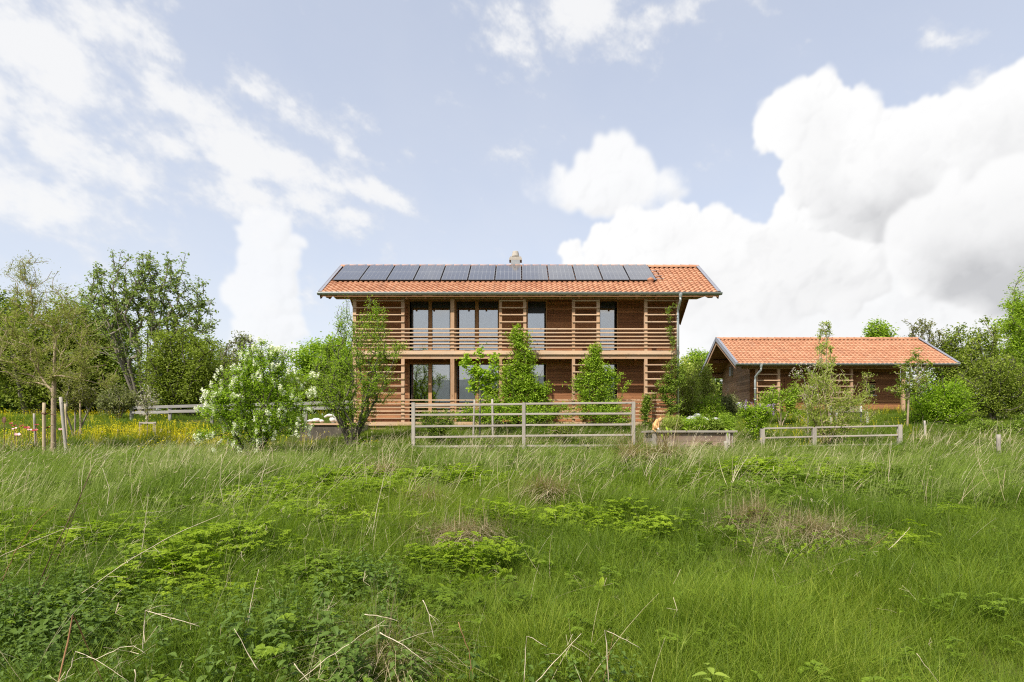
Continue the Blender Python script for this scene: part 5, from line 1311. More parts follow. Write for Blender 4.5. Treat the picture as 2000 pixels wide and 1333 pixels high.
far_wood(-30, -45, 45, 8.5, 30000, 2, 'hedge', .6)

# ------------------------------------------------------------------ grass and herbs: small source plants scattered by geometry nodes
G_ = np.random.default_rng(77)
SRC = {}
def src(name, variants):
    c = bpy.data.collections.new(name)       # a library of source meshes, not linked to the scene
    for i, o in enumerate(variants): c.objects.link(o)
    SRC[name] = c; return c
def src_obj(name, V, Q, a, mat, T=None):
    return bpy.data.objects.new(name, np_mesh(name, V, Q, T, attrs={'rnd': a}, materials=[mat] if not isinstance(mat, list) else mat))
def tuft(nb, h, w, rad, lean, g, segs=4, flat=.0, bend=1.0):
    V, Q, A = [], [], []; n = 0
    for b in range(nb):
        an = g.uniform(0, 2 * math.pi); r0 = rad * math.sqrt(g.random()); base = np.array([math.cos(an) * r0, math.sin(an) * r0, -.02])
        d = np.array([math.cos(an), math.sin(an), 0]) * g.uniform(.1, 1) + g.normal(0, .35, 3) * [1, 1, 0]; d /= max(np.linalg.norm(d), .1)
        H = h * g.uniform(.45, 1.1); ln = lean * g.uniform(.2, 1.25); sd = np.array([-d[1], d[0], 0]); W = w * g.uniform(.7, 1.3); a = g.random()
        rot = g.uniform(-.8, .8); sd = sd * math.cos(rot) + d * math.sin(rot)
        for s in range(segs + 1):
            t = s / segs; p = base + d * H * ln * t ** (1.7 * bend) + np.array([0, 0, H * (t - .28 * ln * t * t)])
            ww = W * (1 - t) ** .7 * .5 + W * .04; V += [p - sd * ww, p + sd * ww]; A += [a, a]
        for s in range(segs): Q.append((n + 2 * s, n + 2 * s + 1, n + 2 * s + 3, n + 2 * s + 2))
        n += 2 * (segs + 1)
    return np.array(V), np.array(Q), np.array(A)
GR = leaf_mat('grass_blades', [(.048, .084, .010), (.102, .162, .014), (.190, .260, .023), (.37, .40, .062)], .42, .45, True, .16)
GR2 = leaf_mat('grass_blades_grey', [(.090, .140, .024), (.150, .215, .034), (.225, .295, .055), (.40, .41, .18)], .38, .5, True, .16)
STRAW = leaf_mat('straw', [(.36, .28, .16), (.52, .43, .27), (.68, .60, .43)], .2, .6, True, .3)
STRAWB = leaf_mat('straw_brown', [(.33, .255, .155), (.49, .39, .25), (.64, .54, .38)], .2, .6, True, .3)
HERB = leaf_mat('herb_leaf', [(.085, .138, .012), (.15, .225, .018), (.235, .33, .028)], .42, .55, True, .2)
HERBL = leaf_mat('herb_leaf_lime', [(.14, .215, .013), (.235, .325, .019), (.35, .45, .030)], .45, .55, True, .2)
NET = leaf_mat('nettle_leaf', [(.055, .095, .016), (.095, .155, .024), (.16, .235, .042)], .36, .55, True, .22)
YEL = leaf_mat('buttercup_petal', [(.72, .58, .012), (.84, .72, .018), (.90, .82, .04)], .2, .4, True)
v = [src_obj('grass_tuft', *tuft(34, .40, .0042, .10, .55, G_), GR) for _ in range(4)] + [src_obj('grass_tuft', *tuft(22, .58, .0036, .09, 1.15, G_, 6), GR) for _ in range(4)] + [src_obj('grass_tuft', *tuft(13, .42, .0105, .10, .95, G_, 5), GR) for _ in range(2)] + [src_obj('grass_tuft', *tuft(30, .30, .0055, .12, .85, G_), GR) for _ in range(3)]
src('grass_near', v)
v = [src_obj('grass_tuft', *tuft(26, .42, .0095, .17, .55, G_, 3), GR) for _ in range(5)] + [src_obj('grass_tuft', *tuft(22, .32, .012, .2, .8, G_, 3), GR) for _ in range(3)]
src('grass_mid', v)
def with_heads(nb, h, w, rad, g):
    """tall meadow grass leaning with the wind, pale seed heads"""
    V, Q, A = tuft(nb, h, w, rad, .45, g, 3)
    V = V.copy(); V[:, 0] += .22 * np.clip(V[:, 2], 0, 9) ** 1.5
    k = 7
    hv, hq, ha = [], [], []; n = len(V)
    for i in range(k):
        p = np.array([g.uniform(-rad, rad), g.uniform(-rad, rad), 0]); H = h * g.uniform(1.0, 1.35); q = p + [H * .28 + g.normal(0, .04), g.normal(0, .04), H]
        for (a_, b_, w0, w1) in ((p, q, w * .35, w * .3), (q, q + [.05, 0, .07], w * 1.1, w * .2)):
            a_ = np.array(a_); b_ = np.array(b_)
            hv += [a_ - [w0 / 2, 0, 0], a_ + [w0 / 2, 0, 0], b_ + [w1 / 2, 0, 0], b_ - [w1 / 2, 0, 0]]; hq.append((n, n + 1, n + 2, n + 3)); n += 4; ha += [.97] * 4
    return np.concatenate([V, hv]), np.concatenate([Q, hq]), np.concatenate([A, ha])
src('grass_tall', [src_obj('tall_grass_tuft', *with_heads(20, .50, .011, .16, G_), GR2) for _ in range(6)])

def leaf_shape(V, Q, T, A, p, d, L_, w, a, serr=0, droop=.25, up=np.array([0, 0, 1.])):
    """a pointed leaf from p along d with a folded midrib, optional teeth"""
    d = d / np.linalg.norm(d); s = np.cross(d, up); s /= max(np.linalg.norm(s), 1e-6); nn_ = np.cross(s, d)
    n0 = len(V); k = 5 if serr else 4
    ts = np.linspace(0, 1, k + 1); prof = np.sin(np.pi * ts ** .75) ** .9
    for i, t in enumerate(ts):
        c = p + d * L_ * t - np.array([0, 0, 1]) * droop * L_ * t * t
        wd = w * .5 * prof[i]
        V += [c - s * wd + nn_ * wd * .35, c, c + s * wd + nn_ * wd * .35]; A += [a, a, a]
    for i in range(k):
        b = n0 + 3 * i
        Q += [(b, b + 1, b + 4, b + 3), (b + 1, b + 2, b + 5, b + 4)]
        if serr and 0 < i < k:
            t = (i + .75) / k; m1 = len(V); c = p + d * L_ * t - np.array([0, 0, 1]) * droop * L_ * t * t; wd = w * .5 * (np.sin(np.pi * t ** .75) ** .9) + w * .09
            V += [c - s * wd + nn_ * wd * .3, c + s * wd + nn_ * wd * .3]; A += [a, a]
            T += [(b, m1, b + 3), (b + 2, b + 5, m1 + 1)]
def herb(kind, g):
    V, Q, T, A = [], [], [], []
    def stem(p, q, w):
        p, q = np.array(p), np.array(q); n0 = len(V)
        for dx, dy in ((w, 0), (0, w)): 
            n0 = len(V); V.extend([p - (dx, dy, 0), p + (dx, dy, 0), q + np.array((dx, dy, 0)) * .6, q - np.array((dx, dy, 0)) * .6]); Q.append((n0, n0 + 1, n0 + 2, n0 + 3)); A.extend([.15] * 4)
    if kind == 'nettle':
        H = g.uniform(.5, .75); lean = g.normal(0, .10, 2); npair = 8
        stem((0, 0, -.02), (lean[0], lean[1], H), .0035)
        for i in range(npair):
            t = .22 + .78 * (i / (npair - 1)) ** .85; c = np.array([lean[0] * t, lean[1] * t, H * t]); an = (i % 2) * math.pi / 2 + g.normal(0, .25)
            L_ = .095 * (1.1 - .75 * max(0, t - .55) / .45 * .9) * g.uniform(.85, 1.2)
            for sgn in (0, math.pi):
                d = np.array([math.cos(an + sgn), math.sin(an + sgn), g.uniform(-.15, .30)]); leaf_shape(V, Q, T, A, c + d * .012, d, L_, L_ * .56, np.clip(g.random() * .5 + t * .5, 0, 1), 1, .35)
    elif kind == 'herb':      # three-part leaves held flat
        for k in range(6):
            an = g.uniform(0, 6.28); H = g.uniform(.18, .42); r = g.uniform(.03, .16); tip = np.array([math.cos(an) * r, math.sin(an) * r, H]); stem((0, 0, -.02), tip, .0022)
            for q in (-1.25, 0, 1.25):
                d = np.array([math.cos(an + q), math.sin(an + q), g.uniform(-.1, .25)]); b0 = tip + d * .012
                leaf_shape(V, Q, T, A, b0, d, g.uniform(.055, .085), g.uniform(.034, .048), g.random(), 0, .2)
                for q2 in (-.9, .9):
                    d2 = np.array([math.cos(an + q + q2), math.sin(an + q + q2), .05]); leaf_shape(V, Q, T, A, b0 + d * .02, d2, .045, .028, g.random(), 0, .15)
    elif kind == 'broad':     # long docks and bistort leaves in a rosette
        for k in range(11):
            an = g.uniform(0, 6.28); d = np.array([math.cos(an), math.sin(an), g.uniform(.6, 2.6)]); L_ = g.uniform(.13, .26); p = np.array([g.normal(0, .05), g.normal(0, .05), 0]); q = p + d / np.linalg.norm(d) * L_ * .7; stem(p, q, .002); leaf_shape(V, Q, T, A, q, d, L_, L_ * .26, g.random(), 0, .45)
    return np.array(V), np.array(Q), np.array(A), (np.array(T) if T else None)
def hsrc(name, kind, mat, n, oname):
    os_ = []
    for _ in range(n):
        V, Q, A, T = herb(kind, G_); os_.append(src_obj(oname, V, Q, A, mat, T))
    src(name, os_)
hsrc('nettles', 'nettle', NET, 6, 'nettle_stem'); hsrc('herbs', 'herb', HERB, 6, 'herb_sprig'); hsrc('herbs_lime', 'herb', HERBL, 6, 'herb_sprig'); hsrc('broad', 'broad', HERBL, 5, 'broad_leaf_rosette')
def stalk_variant(g, L_, w):
    V, Q, A = [], [], []; n = 0
    for k in range(g.integers(1, 4)):
        p = np.array([g.normal(0, .04), g.normal(0, .04), 0]); an = g.uniform(-.9, 1.2); ln = g.uniform(.15, .9); d = np.array([math.cos(an) * ln * (1 if g.random() < .75 else -1), math.sin(an) * ln * .6, 1.0]); d /= np.linalg.norm(d); L2 = L_ * g.uniform(.5, 1.1); a = g.random(); brk_ = g.random() < .3
        for s in range(6):
            t = s / 5; ww = w * (1 - .7 * t); V += [p - [ww / 2, 0, 0], p + [ww / 2, 0, 0]]; A += [a, a]
            if s < 5: Q.append((n, n + 1, n + 3, n + 2))
            n += 2
            if brk_ and s == 3: d = np.array([d[0] + .9, d[1], -.25]); d /= np.linalg.norm(d)
            d = d + np.array([.05, 0, -.04]); p = p + d * L2 / 5
        if g.random() < .4:
            for q in range(5):
                e = p + g.normal(0, .035, 3); V += [p - [w * .2, 0, 0], p + [w * .2, 0, 0], e + [w * .3, 0, 0], e - [w * .3, 0, 0]]; Q.append((n, n + 1, n + 2, n + 3)); A += [a] * 4; n += 4
    return np.array(V), np.array(Q), np.array(A)
src('dry_stems', [src_obj('dry_stem', *stalk_variant(G_, .75, .0042), STRAW) for _ in range(10)])
src('dry_far', [src_obj('dry_stem', *stalk_variant(G_, 1.0, .010), STRAW) for _ in range(8)])
def buttercup(g):
    V, Q, A = [], [], []; n = 0
    for k in range(5):
        c = np.array([g.normal(0, .12), g.normal(0, .12), g.uniform(.22, .40)])
        for q in range(3):
            an = q * math.pi / 3; u_ = np.array([math.cos(an), math.sin(an), .3]) * .016; w_ = np.array([-math.sin(an), math.cos(an), .1]) * .012
            V += [c - u_, c - w_ - [0, 0, .006], c + u_, c + w_ - [0, 0, .006]]; Q.append((n, n + 1, n + 2, n + 3)); A += [g.random()] * 4; n += 4
        V += [c - [.0015, 0, 0], c + [.0015, 0, 0], [c[0] * .3 + .0015, c[1] * .3, 0], [c[0] * .3 - .0015, c[1] * .3, 0]]; Q.append((n, n + 1, n + 2, n + 3)); A += [0.] * 4; n += 4
    return np.array(V), np.array(Q), np.array(A)
src('buttercup', [src_obj('buttercup_stem', *buttercup(G_), YEL) for _ in range(5)])

def scatter(name, label, P, srcname, scale, tint, tilt=.12, cat_='grass'):
    n = len(P); V = np.array(P, float)
    me = bpy.data.meshes.new(name); me.vertices.add(n); me.vertices.foreach_set('co', V.astype(np.float32).ravel())
    rot = np.stack([G_.normal(0, tilt, n), G_.normal(0, tilt, n), G_.uniform(0, 2 * math.pi, n)], 1).astype(np.float32)
    if srcname in ('grass_tall', 'dry_stems', 'dry_far'): rot[:, 2] = G_.normal(0, .45, n)
    for nm, typ, arr in (('rot', 'FLOAT_VECTOR', rot), ('scl', 'FLOAT', scale), ('tint', 'FLOAT', tint)):
        a = me.attributes.new(nm, typ, 'POINT'); a.data.foreach_set('vector' if typ == 'FLOAT_VECTOR' else 'value', np.asarray(arr, np.float32).ravel())
    a = me.attributes.new('idx', 'INT', 'POINT'); a.data.foreach_set('value', G_.integers(0, 1000, n).astype(np.int32))
    o = link(name, me); o['kind'] = 'stuff'; o['label'] = label; o['category'] = cat_
    ng = bpy.data.node_groups.new(name + '_scatter', 'GeometryNodeTree')
    ng.interface.new_socket('Geometry', in_out='INPUT', socket_type='NodeSocketGeometry'); ng.interface.new_socket('Geometry', in_out='OUTPUT', socket_type='NodeSocketGeometry')
    nd, lk = ng.nodes, ng.links
    gi, go = nd.new('NodeGroupInput'), nd.new('NodeGroupOutput')
    ci = nd.new('GeometryNodeCollectionInfo'); ci.inputs['Collection'].default_value = SRC[srcname]; ci.inputs['Separate Children'].default_value = True; ci.inputs['Reset Children'].default_value = True
    ip = nd.new('GeometryNodeInstanceOnPoints'); ip.inputs['Pick Instance'].default_value = True
    def at_(nm, typ):
        a = nd.new('GeometryNodeInputNamedAttribute'); a.data_type = typ; a.inputs['Name'].default_value = nm; return a.outputs['Attribute']
    lk.new(gi.outputs[0], ip.inputs['Points']); lk.new(ci.outputs[0], ip.inputs['Instance']); lk.new(at_('idx', 'INT'), ip.inputs['Instance Index'])
    er = nd.new('FunctionNodeEulerToRotation'); lk.new(at_('rot', 'FLOAT_VECTOR'), er.inputs[0]); lk.new(er.outputs[0], ip.inputs['Rotation'])
    lk.new(at_('scl', 'FLOAT'), ip.inputs['Scale']); lk.new(ip.outputs[0], go.inputs[0])
    md = o.modifiers.new('scatter', 'NODES'); md.node_group = ng
    return o

def candidates(y0, y1, rho, margin=4.0):
    """random ground points in the strip y0..y1 seen by the camera (and a metre or so beyond its edges)"""
    xa, xb = (-HX / F) * 1.0, (2000 - HX) / F
    n = int(rho * (y1 - y0) * ((xb - xa) * (y0 + y1) / 2 + 2 * margin))
    Y = np.sqrt(G_.uniform(y0 * y0, y1 * y1, n)); X = xa * Y - margin + G_.random(n) * ((xb - xa) * Y + 2 * margin)
    return X, Y, GZ(X, Y)
def pix(X, Y, Z, h=.2): return HX + X / Y * F, HY - (Z + h - CZ) / Y * F
def reg(ppx, ppy, lst):
    """soft membership of photo regions given as (x, y, rx, ry)"""
    m = np.zeros(len(ppx))
    wob = .22 * fnoise(ppx, ppy * 2, .021) + .16 * fnoise(ppx, ppy * 2, .06)
    for (x, y, rx, ry) in lst: m = np.maximum(m, 1.15 - np.sqrt(((ppx - x) / rx) ** 2 + ((ppy - y) / ry) ** 2) + wob)
    return np.clip(m, 0, 1)
# footprints of buildings and beds stay free of grass
def free(X, Y):
    f = np.ones(len(X), bool)
    f &= ~((X > PX(690)) & (X < PX(1324)) & (Y > YP - .05) & (Y < YBW)); f &= ~((X > bw0) & (X < bw1) & (Y > BW - .1) & (Y < BBW))
    f &= ~((X > bx0_ - .1) & (X < bx1_ + .1) & (Y > YBd - .05) & (Y < YBd + 1.25)); f &= ~((X > WX(586, 20.9)) & (X < WX(700, 20.9)) & (Y > 20.45) & (Y < 22.3))
    return f
R_NET = [(300, 1440, 700, 170), (180, 1260, 330, 110), (560, 1270, 260, 90), (640, 1180, 150, 60), (60, 1180, 160, 70), (1180, 1320, 60, 20), (1080, 1310, 80, 30), (800, 1300, 120, 60)]
R_LIME = [(1100, 1008, 180, 20), (1260, 1028, 100, 14), (640, 1005, 220, 18), (1540, 918, 200, 12), (900, 932, 160, 10), (860, 1090, 120, 16), (680, 955, 190, 30), (560, 975, 120, 26), (150, 1050, 190, 38), (60, 1065, 110, 34), (450, 1065, 150, 40), (360, 1120, 150, 36), (390, 1150, 110, 34), (560, 1010, 60, 18), (660, 935, 70, 16), (1660, 935, 60, 12), (1860, 1000, 40, 12), (1780, 1055, 50, 12)]
R_HERB = [(300, 1170, 380, 60), (620, 1120, 180, 50), (1640, 950, 240, 34), (1850, 985, 120, 26), (100, 1110, 160, 40), (1500, 925, 160, 16), (760, 1190, 120, 40), (1420, 1240, 60, 18)]
R_BROAD = [(1120, 1030, 210, 50), (980, 1060, 110, 30), (1440, 1110, 170, 24), (1300, 1200, 160, 30), (640, 1060, 150, 30), (880, 1100, 120, 26)]
R_DRY = [(1065, 968, 60, 22), (830, 985, 52, 18), (1480, 1035, 90, 28), (1600, 1070, 110, 38), (920, 1048, 110, 26), (720, 925, 40, 20)]
for nm, (y0, y1), rho, sn, sc0 in (('meadow_grass', (1.9, 5.2), 330, 'grass_near', .85), ('meadow_grass', (5.2, 9.5), 190, 'grass_near', 1.0), ('meadow_grass', (9.5, 17), 95, 'grass_mid', .95), ('meadow_grass', (17, 26), 60, 'grass_mid', .95), ('meadow_grass', (26, 48), 22, 'grass_mid', 1.25)):
    X, Y, Z = candidates(y0, y1, rho); ppx, ppy = pix(X, Y, Z)
    lime, net, herb_, broad, dry = (reg(ppx, ppy, r_) for r_ in (R_LIME, R_NET, R_HERB, R_BROAD, R_DRY))
    keep = free(X, Y) & (G_.random(len(X)) > np.clip(.55 * lime + .55 * net + .35 * herb_ + .40 * broad + .88 * dry, 0, .92))
    hvar = .5 + .3 * fnoise(X, Y, 1.1) + .2 * fnoise(X + 2, Y, 3.1); big = fnoise(X + 5, Y * 1.2, .45)
    keep &= G_.random(len(X)) < (.62 + .38 * hvar)
    X, Y, Z, hvar, big = X[keep], Y[keep], Z[keep], hvar[keep], big[keep]; ppx, ppy = ppx[keep], ppy[keep]
    sc = sc0 * (.48 + .80 * hvar) * G_.uniform(.75, 1.2, len(X)) * (1 - .15 * np.clip((ppy - 1230) / 100, 0, 1))
    tint = np.clip(.42 + .28 * big + .18 * fnoise(X, Y, 2.7) + G_.normal(0, .13, len(X)), 0, 1)
    sc *= np.interp(Y, [2, 9, 13, 16, 30], [1.0, .95, .72, .62, .62]) * (1 + .35 * ((ppx > 1445) & (Y > 14.5) & (Y < 17.3)))
    scatter(nm, 'green meadow grass covering the ground', np.stack([X, Y, Z], 1), sn, sc, tint)
# tall wild grass with pale heads: the band before the fences and the left middle distance
X, Y, Z = candidates(6.5, 19.5, 40); ppx, ppy = pix(X, Y, Z)
pr = reg(ppx, ppy, [(150, 940, 420, 70), (400, 900, 420, 36), (1000, 893, 620, 26), (1700, 900, 420, 34), (1850, 940, 220, 50), (120, 1010, 160, 40), (1560, 885, 500, 22)]) * .58 + .05
keep = free(X, Y) & (G_.random(len(X)) < pr); X, Y, Z = X[keep], Y[keep], Z[keep]
scatter('tall_grass', 'tall grey-green grass with pale seed heads leaning in the wind', np.stack([X, Y, Z], 1), 'grass_tall', G_.uniform(.65, 1.15, len(X)) * np.interp(Y, [6, 12, 16, 19.5], [.78, .70, .56, .50]), np.clip(.42 + .35 * fnoise(X, Y, .9) + G_.normal(0, .12, len(X)), 0, 1), .1)
def herbs(name, label, regs, y0, y1, rho, srcn, s0, base=0.0, tlo=0, thi=1):
    X, Y, Z = candidates(y0, y1, rho, 3.0); ppx, ppy = pix(X, Y, Z); m = reg(ppx, ppy, regs)
    clump = .35 + .65 * (fnoise(X + 3, Y, 2.3) > -.35)
    keep = free(X, Y) & (G_.random(len(X)) < np.clip(m * 1.3, 0, 1) * clump + base); X, Y, Z = X[keep], Y[keep], Z[keep]
    scatter(name, label, np.stack([X, Y, Z], 1), srcn, s0 * G_.uniform(.7, 1.3, len(X)) * (.85 + .25 * fnoise(X, Y, 1.9)), np.clip(tlo + (thi - tlo) * (.5 + .35 * fnoise(X, Y, 1.3) + G_.normal(0, .15, len(X))), 0, 1), .16, 'ground cover')
herbs('nettle_patch', 'dense patch of dark green stinging nettles at the lower left', R_NET, 1.9, 6.5, 95, 'nettles', .62)
herbs('lime_herbs', 'low bright lime-green leafy herbs in patches', R_LIME, 3.5, 18, 110, 'herbs_lime', .80)
herbs('green_herbs', 'mixed green leafy herbs among the grass', R_HERB, 2.5, 18, 95, 'herbs', .68, .13)
herbs('broad_leaved_herbs', 'broad-leaved docks and bistort in the middle of the meadow', R_BROAD, 4.2, 16, 80, 'broad', .6, .06, 0, .8)
# dry stems everywhere, thicker in the left half
X, Y, Z = candidates(2.2, 8.5, 26); ppx, ppy = pix(X, Y, Z)
keep = G_.random(len(X)) < np.clip(.9 - ppx / 1300, .06, 1) + reg(ppx, ppy, [(1050, 1300, 120, 50), (1560, 1060, 160, 50), (760, 1290, 130, 40)]) * .6
X, Y, Z = X[keep], Y[keep], Z[keep]
scatter('dry_stems', 'bleached dry stems of last year standing in the meadow', np.stack([X, Y, Z], 1), 'dry_stems', G_.uniform(.45, 1.1, len(X)), G_.random(len(X)), .3, 'dry stems')
X, Y, Z = candidates(8.5, 19, 12); keep = free(X, Y) & (G_.random(len(X)) < .7); X, Y, Z = X[keep], Y[keep], Z[keep]
scatter('dry_stems', 'thin pale stems among the taller grass near the fences', np.stack([X, Y, Z], 1), 'dry_far', G_.uniform(.5, 1.0, len(X)), G_.random(len(X)), .25, 'dry stems')
# buttercups
X, Y, Z = candidates(16.5, 33, 55); ppx, ppy = pix(X, Y, Z, .35)
pr = reg(ppx, ppy, [(250, 836, 170, 15), (60, 842, 110, 9), (400, 848, 120, 9), (620, 854, 60, 6)]) * (ppx < 700) * .65 + .012 * (ppx < 800) + .02 * ((ppx > 1440) & (ppx < 1800)) + .05 * (ppx < 330)
keep = free(X, Y) & (G_.random(len(X)) < pr * (.6 + .4 * fnoise(X, Y, .8))); X, Y, Z = X[keep], Y[keep], Z[keep]
scatter('buttercups', 'yellow buttercups carpeting the meadow under the trees', np.stack([X, Y, Z], 1), 'buttercup', G_.uniform(.8, 1.25, len(X)), G_.random(len(X)), .1, 'flowers')

# single dry grass heaps
def heap(px, py, rx, ry, nb, label, seed, h=.32, mat=STRAWB):
    g = np.random.default_rng(seed); c = gp(px, py); sx = rx / F * c[1]; V, Q, A = [], [], []; n = 0
    sy = max(.18, sx * .45)
    for b in range(nb):
        q = g.normal(0, .42, 2); p = np.array([c[0] + q[0] * sx, c[1] + q[1] * sy, 0.]); p[1] += sx * .30 * math.sin(q[0] * 3.3 + seed) + g.normal(0, .08); p[0] += .12 * sx * math.sin(q[1] * 5); p[2] = float(GZ(p[0], p[1])) + .03 + g.uniform(0, .24) * abs(math.sin(q[0] * 5 + seed)) ** .5 * math.exp(-abs(q[0]))
        an = g.uniform(0, 6.28); el = abs(g.normal(.35, .45)); L_ = g.uniform(.5, 1.3) * h * 1.3; d = np.array([math.cos(an) * math.cos(el), math.sin(an) * math.cos(el), math.sin(el)]); w = .0045 * g.uniform(.7, 1.3) * c[1] / 6; a = g.random(); sd = np.array([-math.sin(an), math.cos(an), 0])
        for s in range(5):
            t = s / 4; ww = w * (1 - .8 * t); V += [p - sd * ww / 2 - [ww / 3, 0, 0], p + sd * ww / 2 + [ww / 3, 0, 0]]; A += [a, a]
            if s < 4: Q.append((n, n + 1, n + 3, n + 2))
            n += 2; p = p + d * L_ / 4; d = d + np.array([0, 0, -.22]); d /= np.linalg.norm(d)
            zg = float(GZ(p[0], p[1])) + .03
            if p[2] < zg: p[2] = zg
    o = link('dry_grass_heap', np_mesh('dry_grass_heap', np.array(V), np.array(Q), attrs={'rnd': A}, materials=[mat])); tag(o, label, 'dry grass', 'heaps of flattened dry grass')
heap(1475, 1040, 100, 20, 2300, 'left part of the large brown heap of matted dry grass on the right', 1)
heap(1610, 1072, 115, 26, 2400, 'right part of the large brown heap of matted dry grass', 2)
heap(1066, 978, 52, 14, 1300, 'rounded pale brown grass heap in the middle distance right of centre', 3, .42)
heap(832, 996, 50, 12, 1000, 'small reddish-brown grass heap left of centre', 4, .36)
heap(915, 1058, 140, 22, 2000, 'thin scattered dry grass in the centre of the meadow', 5, .28)
heap(745, 935, 34, 10, 260, 'loose tuft of dry stems left of the shrub before the fence', 6, .6, STRAW)
heap(1235, 905, 36, 10, 420, 'bleached upright grass tuft under the right post of the front fence', 7, .9, STRAW)
heap(1300, 900, 50, 10, 300, 'sparse dry stems before the raised bed', 8, .9, STRAW)
heap(760, 1325, 70, 20, 420, 'pale tangle of broken stems at the bottom edge', 9, .45, STRAW)

# the prominent single stalks
M['stalk_brown'] = bark('brown_stalk', (.17, .085, .04), (.40, .22, .11)); M['stalk_dark'] = bark('dark_stalk', (.07, .04, .03), (.20, .12, .075)); M['stalk_pale'] = bark('pale_stalk', (.46, .37, .24), (.72, .62, .46))
def stalk(pts, Y, r, mat, label, side=0):
    g = np.random.default_rng(int(pts[0][0] * 7 + pts[0][1])); P = []
    for (a, b), (c, d_) in zip(pts[:-1], pts[1:]):
        for k in range(4): P.append((a + (c - a) * k / 4, b + (d_ - b) * k / 4))
    P.append(pts[-1]); n = len(P); W_ = []
    for i, (a, b) in enumerate(P):
        y_ = (Y[0] + (Y[1] - Y[0]) * i / (n - 1)) if isinstance(Y, tuple) else Y
        W_.append(at(a, b, y_) + g.normal(0, .0016, 3))
    mb = MB()
    r *= .58
    mb.tube(W_, [r * (1.1 - .65 * i / (n - 1)) * (1.25 if i % 4 == 3 and i < n - 2 else 1) for i in range(n)], 7)
    for k in range(side):
        i = g.integers(n // 3, n - 1); q = W_[i]; e = q + np.array([g.normal(.04, .06), g.normal(0, .04), g.uniform(-.10, .06)]); mb.tube([q, (q + e) / 2 + (0, 0, .01), e], [r * .4, r * .3, r * .15], 4)
    tag(mb.build('dry_stalk', M[mat], None, True), label, 'dry stalk', 'single dry stalks in the foreground')
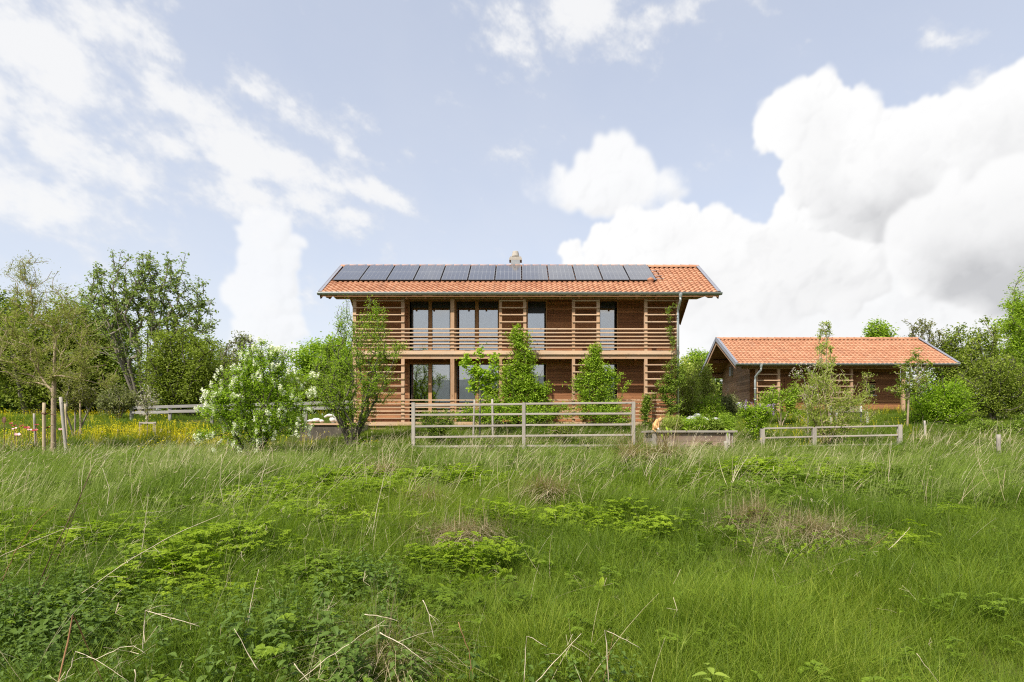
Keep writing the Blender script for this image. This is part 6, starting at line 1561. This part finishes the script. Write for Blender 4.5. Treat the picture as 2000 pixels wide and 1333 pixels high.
Pz = [([(28, 1240), (100, 1085), (150, 985), (178, 918)], 4.4, .0062, 'stalk_dark', 'longest dark brown stalk leaning right from the left edge', 6),
      ([(34, 1235), (112, 1095), (158, 968), (176, 925)], 4.5, .0045, 'stalk_dark', 'thinner dark stalk running beside the longest one', 2),
      ([(66, 1230), (150, 1165), (260, 1090), (340, 1045), (430, 1006)], 4.5, .0052, 'stalk_pale', 'long pale stalk lying diagonally across the left herbs', 6),
      ([(100, 1400), (143, 1202), (168, 1258), (208, 1345)], (2.75, 3.1), .0062, 'stalk_brown', 'thick orange-brown snapped stalk forming a sharp peak at the lower left', 0),
      ([(128, 1330), (148, 1272), (185, 1288), (250, 1330)], 2.9, .0036, 'stalk_pale', 'white bent stem inside the snapped orange-brown peak', 2),
      ([(279, 1280), (283, 1193), (330, 1206), (390, 1224)], 3.5, .0045, 'stalk_pale', 'pale stem snapped sideways with little curled branches', 7),
      ([(185, 1290), (235, 1265), (262, 1262), (285, 1278)], 3.1, .0030, 'stalk_pale', 'small arched pale stem between the leaves at the lower left', 1),
      ([(264, 1308), (266, 1350)], 2.9, .004, 'stalk_pale', 'tiny upright stub of stem near the bottom left', 0),
      ([(505, 1310), (482, 1272), (458, 1229)], 3.1, .0042, 'stalk_pale', 'short white stem falling right in the middle of the nettles', 0),
      ([(484, 1222), (493, 1165), (505, 1112)], 3.8, .0040, 'stalk_pale', 'upright tapering pale stem above the nettles', 1),
      ([(575, 1298), (590, 1316), (604, 1332)], 2.9, .0042, 'stalk_pale', 'white stub slanting down right at the bottom', 0),
      ([(585, 1330), (640, 1285), (700, 1245), (752, 1212)], 3.1, .0036, 'stalk_pale', 'thin pale stem rising right towards the grass from the bottom centre', 3),
      ([(742, 1236), (790, 1262), (838, 1300)], 3.1, .0042, 'stalk_pale', 'pale snapped stem pointing down right above the pale tangle', 2),
      ([(712, 1200), (745, 1205), (780, 1214)], 3.5, .0040, 'stalk_pale', 'short white horizontal stem left of centre', 0),
      ([(826, 1172), (838, 1200), (848, 1252)], 3.4, .0042, 'stalk_pale', 'upright cream stem with frayed top near the centre', 3),
      ([(895, 1216), (915, 1270), (925, 1330)], 3.1, .0038, 'stalk_brown', 'brown upright stem at the bottom centre', 1),
      ([(1022, 1345), (1029, 1242), (1068, 1264)], 3.0, .0036, 'stalk_pale', 'white-tipped snapped stem at the bottom right of centre', 0),
      ([(1045, 1335), (1095, 1280), (1135, 1238)], 3.0, .0036, 'stalk_pale', 'slanting pale stem between the two white-tipped ones', 3),
      ([(1190, 1345), (1182, 1231), (1215, 1247), (1249, 1265)], 3.05, .0038, 'stalk_pale', 'tall white-tipped snapped stem right of the bottom centre', 0),
      ([(1178, 1335), (1200, 1234)], 3.1, .0030, 'stalk_brown', 'thin brown stem crossing behind the tall white-tipped one', 0),
      ([(1790, 1277), (1812, 1305), (1838, 1338)], 3.2, .0030, 'stalk_pale', 'pale stem slanting down at the lower right', 0),
      ([(1735, 1075), (1760, 1050), (1778, 1031)], 6.0, .0055, 'stalk_pale', 'bright straw stem pointing up right of the large brown heap', 0),
      ([(725, 1055), (738, 985), (752, 925), (776, 880)], 7.0, .0050, 'stalk_pale', 'tall curved pale stem rising before the big upright shrub', 4),
      ([(505, 950), (520, 905), (531, 874)], 9.5, .0065, 'stalk_pale', 'tall pale stem under the white-flowering bush', 0),
      ([(205, 1012), (214, 955), (200, 915)], 8.0, .0065, 'stalk_pale', 'pale upright stem behind the longest dark stalk', 3),
      ([(270, 1120), (282, 1040), (290, 965)], 5.5, .0042, 'stalk_pale', 'slender pale upright stem in the left herbs', 2),
      ([(0, 1145), (28, 1080), (70, 1020), (110, 985)], 4.4, .0045, 'stalk_brown', 'brown stem entering from the left edge under the longest dark one', 5),
      ([(-5, 1090), (60, 1060), (120, 1035), (170, 1030)], 4.6, .0035, 'stalk_pale', 'pale arching stem close to the left edge', 4),
      ([(440, 1010), (430, 950), (433, 888)], 8.5, .0060, 'stalk_pale', 'straight pale stem left of the flowering bush base', 1),
      ([(1735, 945), (1737, 905), (1741, 862)], 10, .0060, 'stalk_pale', 'straight pale stem before the right end of the low rail fence', 1),
      ([(1640, 1128), (1690, 1080), (1745, 1035)], 5.8, .0045, 'stalk_brown', 'curved reddish stem at the right end of the large brown heap', 2)]
for (p_, Y_, r_, m_, lab, sd2) in Pz: stalk(p_, Y_, r_, m_, lab, sd2)
# the single nettle standing out of the grass at the lower right
V, Q, A, T = herb('nettle', np.random.default_rng(8)); b = at(1425, 1300, 2.9)
nt_ = thing('nettle', 'single stinging nettle standing out of the grass at the lower right', 'nettle', [b[0], b[1], float(GZ(b[0], b[1]))])
for s in (1.0,):
    hgt = (b[2] - float(GZ(b[0], b[1]))) + .06
    Vn = V * (hgt / V[:, 2].max()) ; Vn[:, :2] = V[:, :2] * 1.15
    o = link('leaves', np_mesh('leaves', Vn + np.array([b[0], b[1], float(GZ(b[0], b[1]))]), Q, T, attrs={'rnd': A}, materials=[LF['mid']]), nt_)
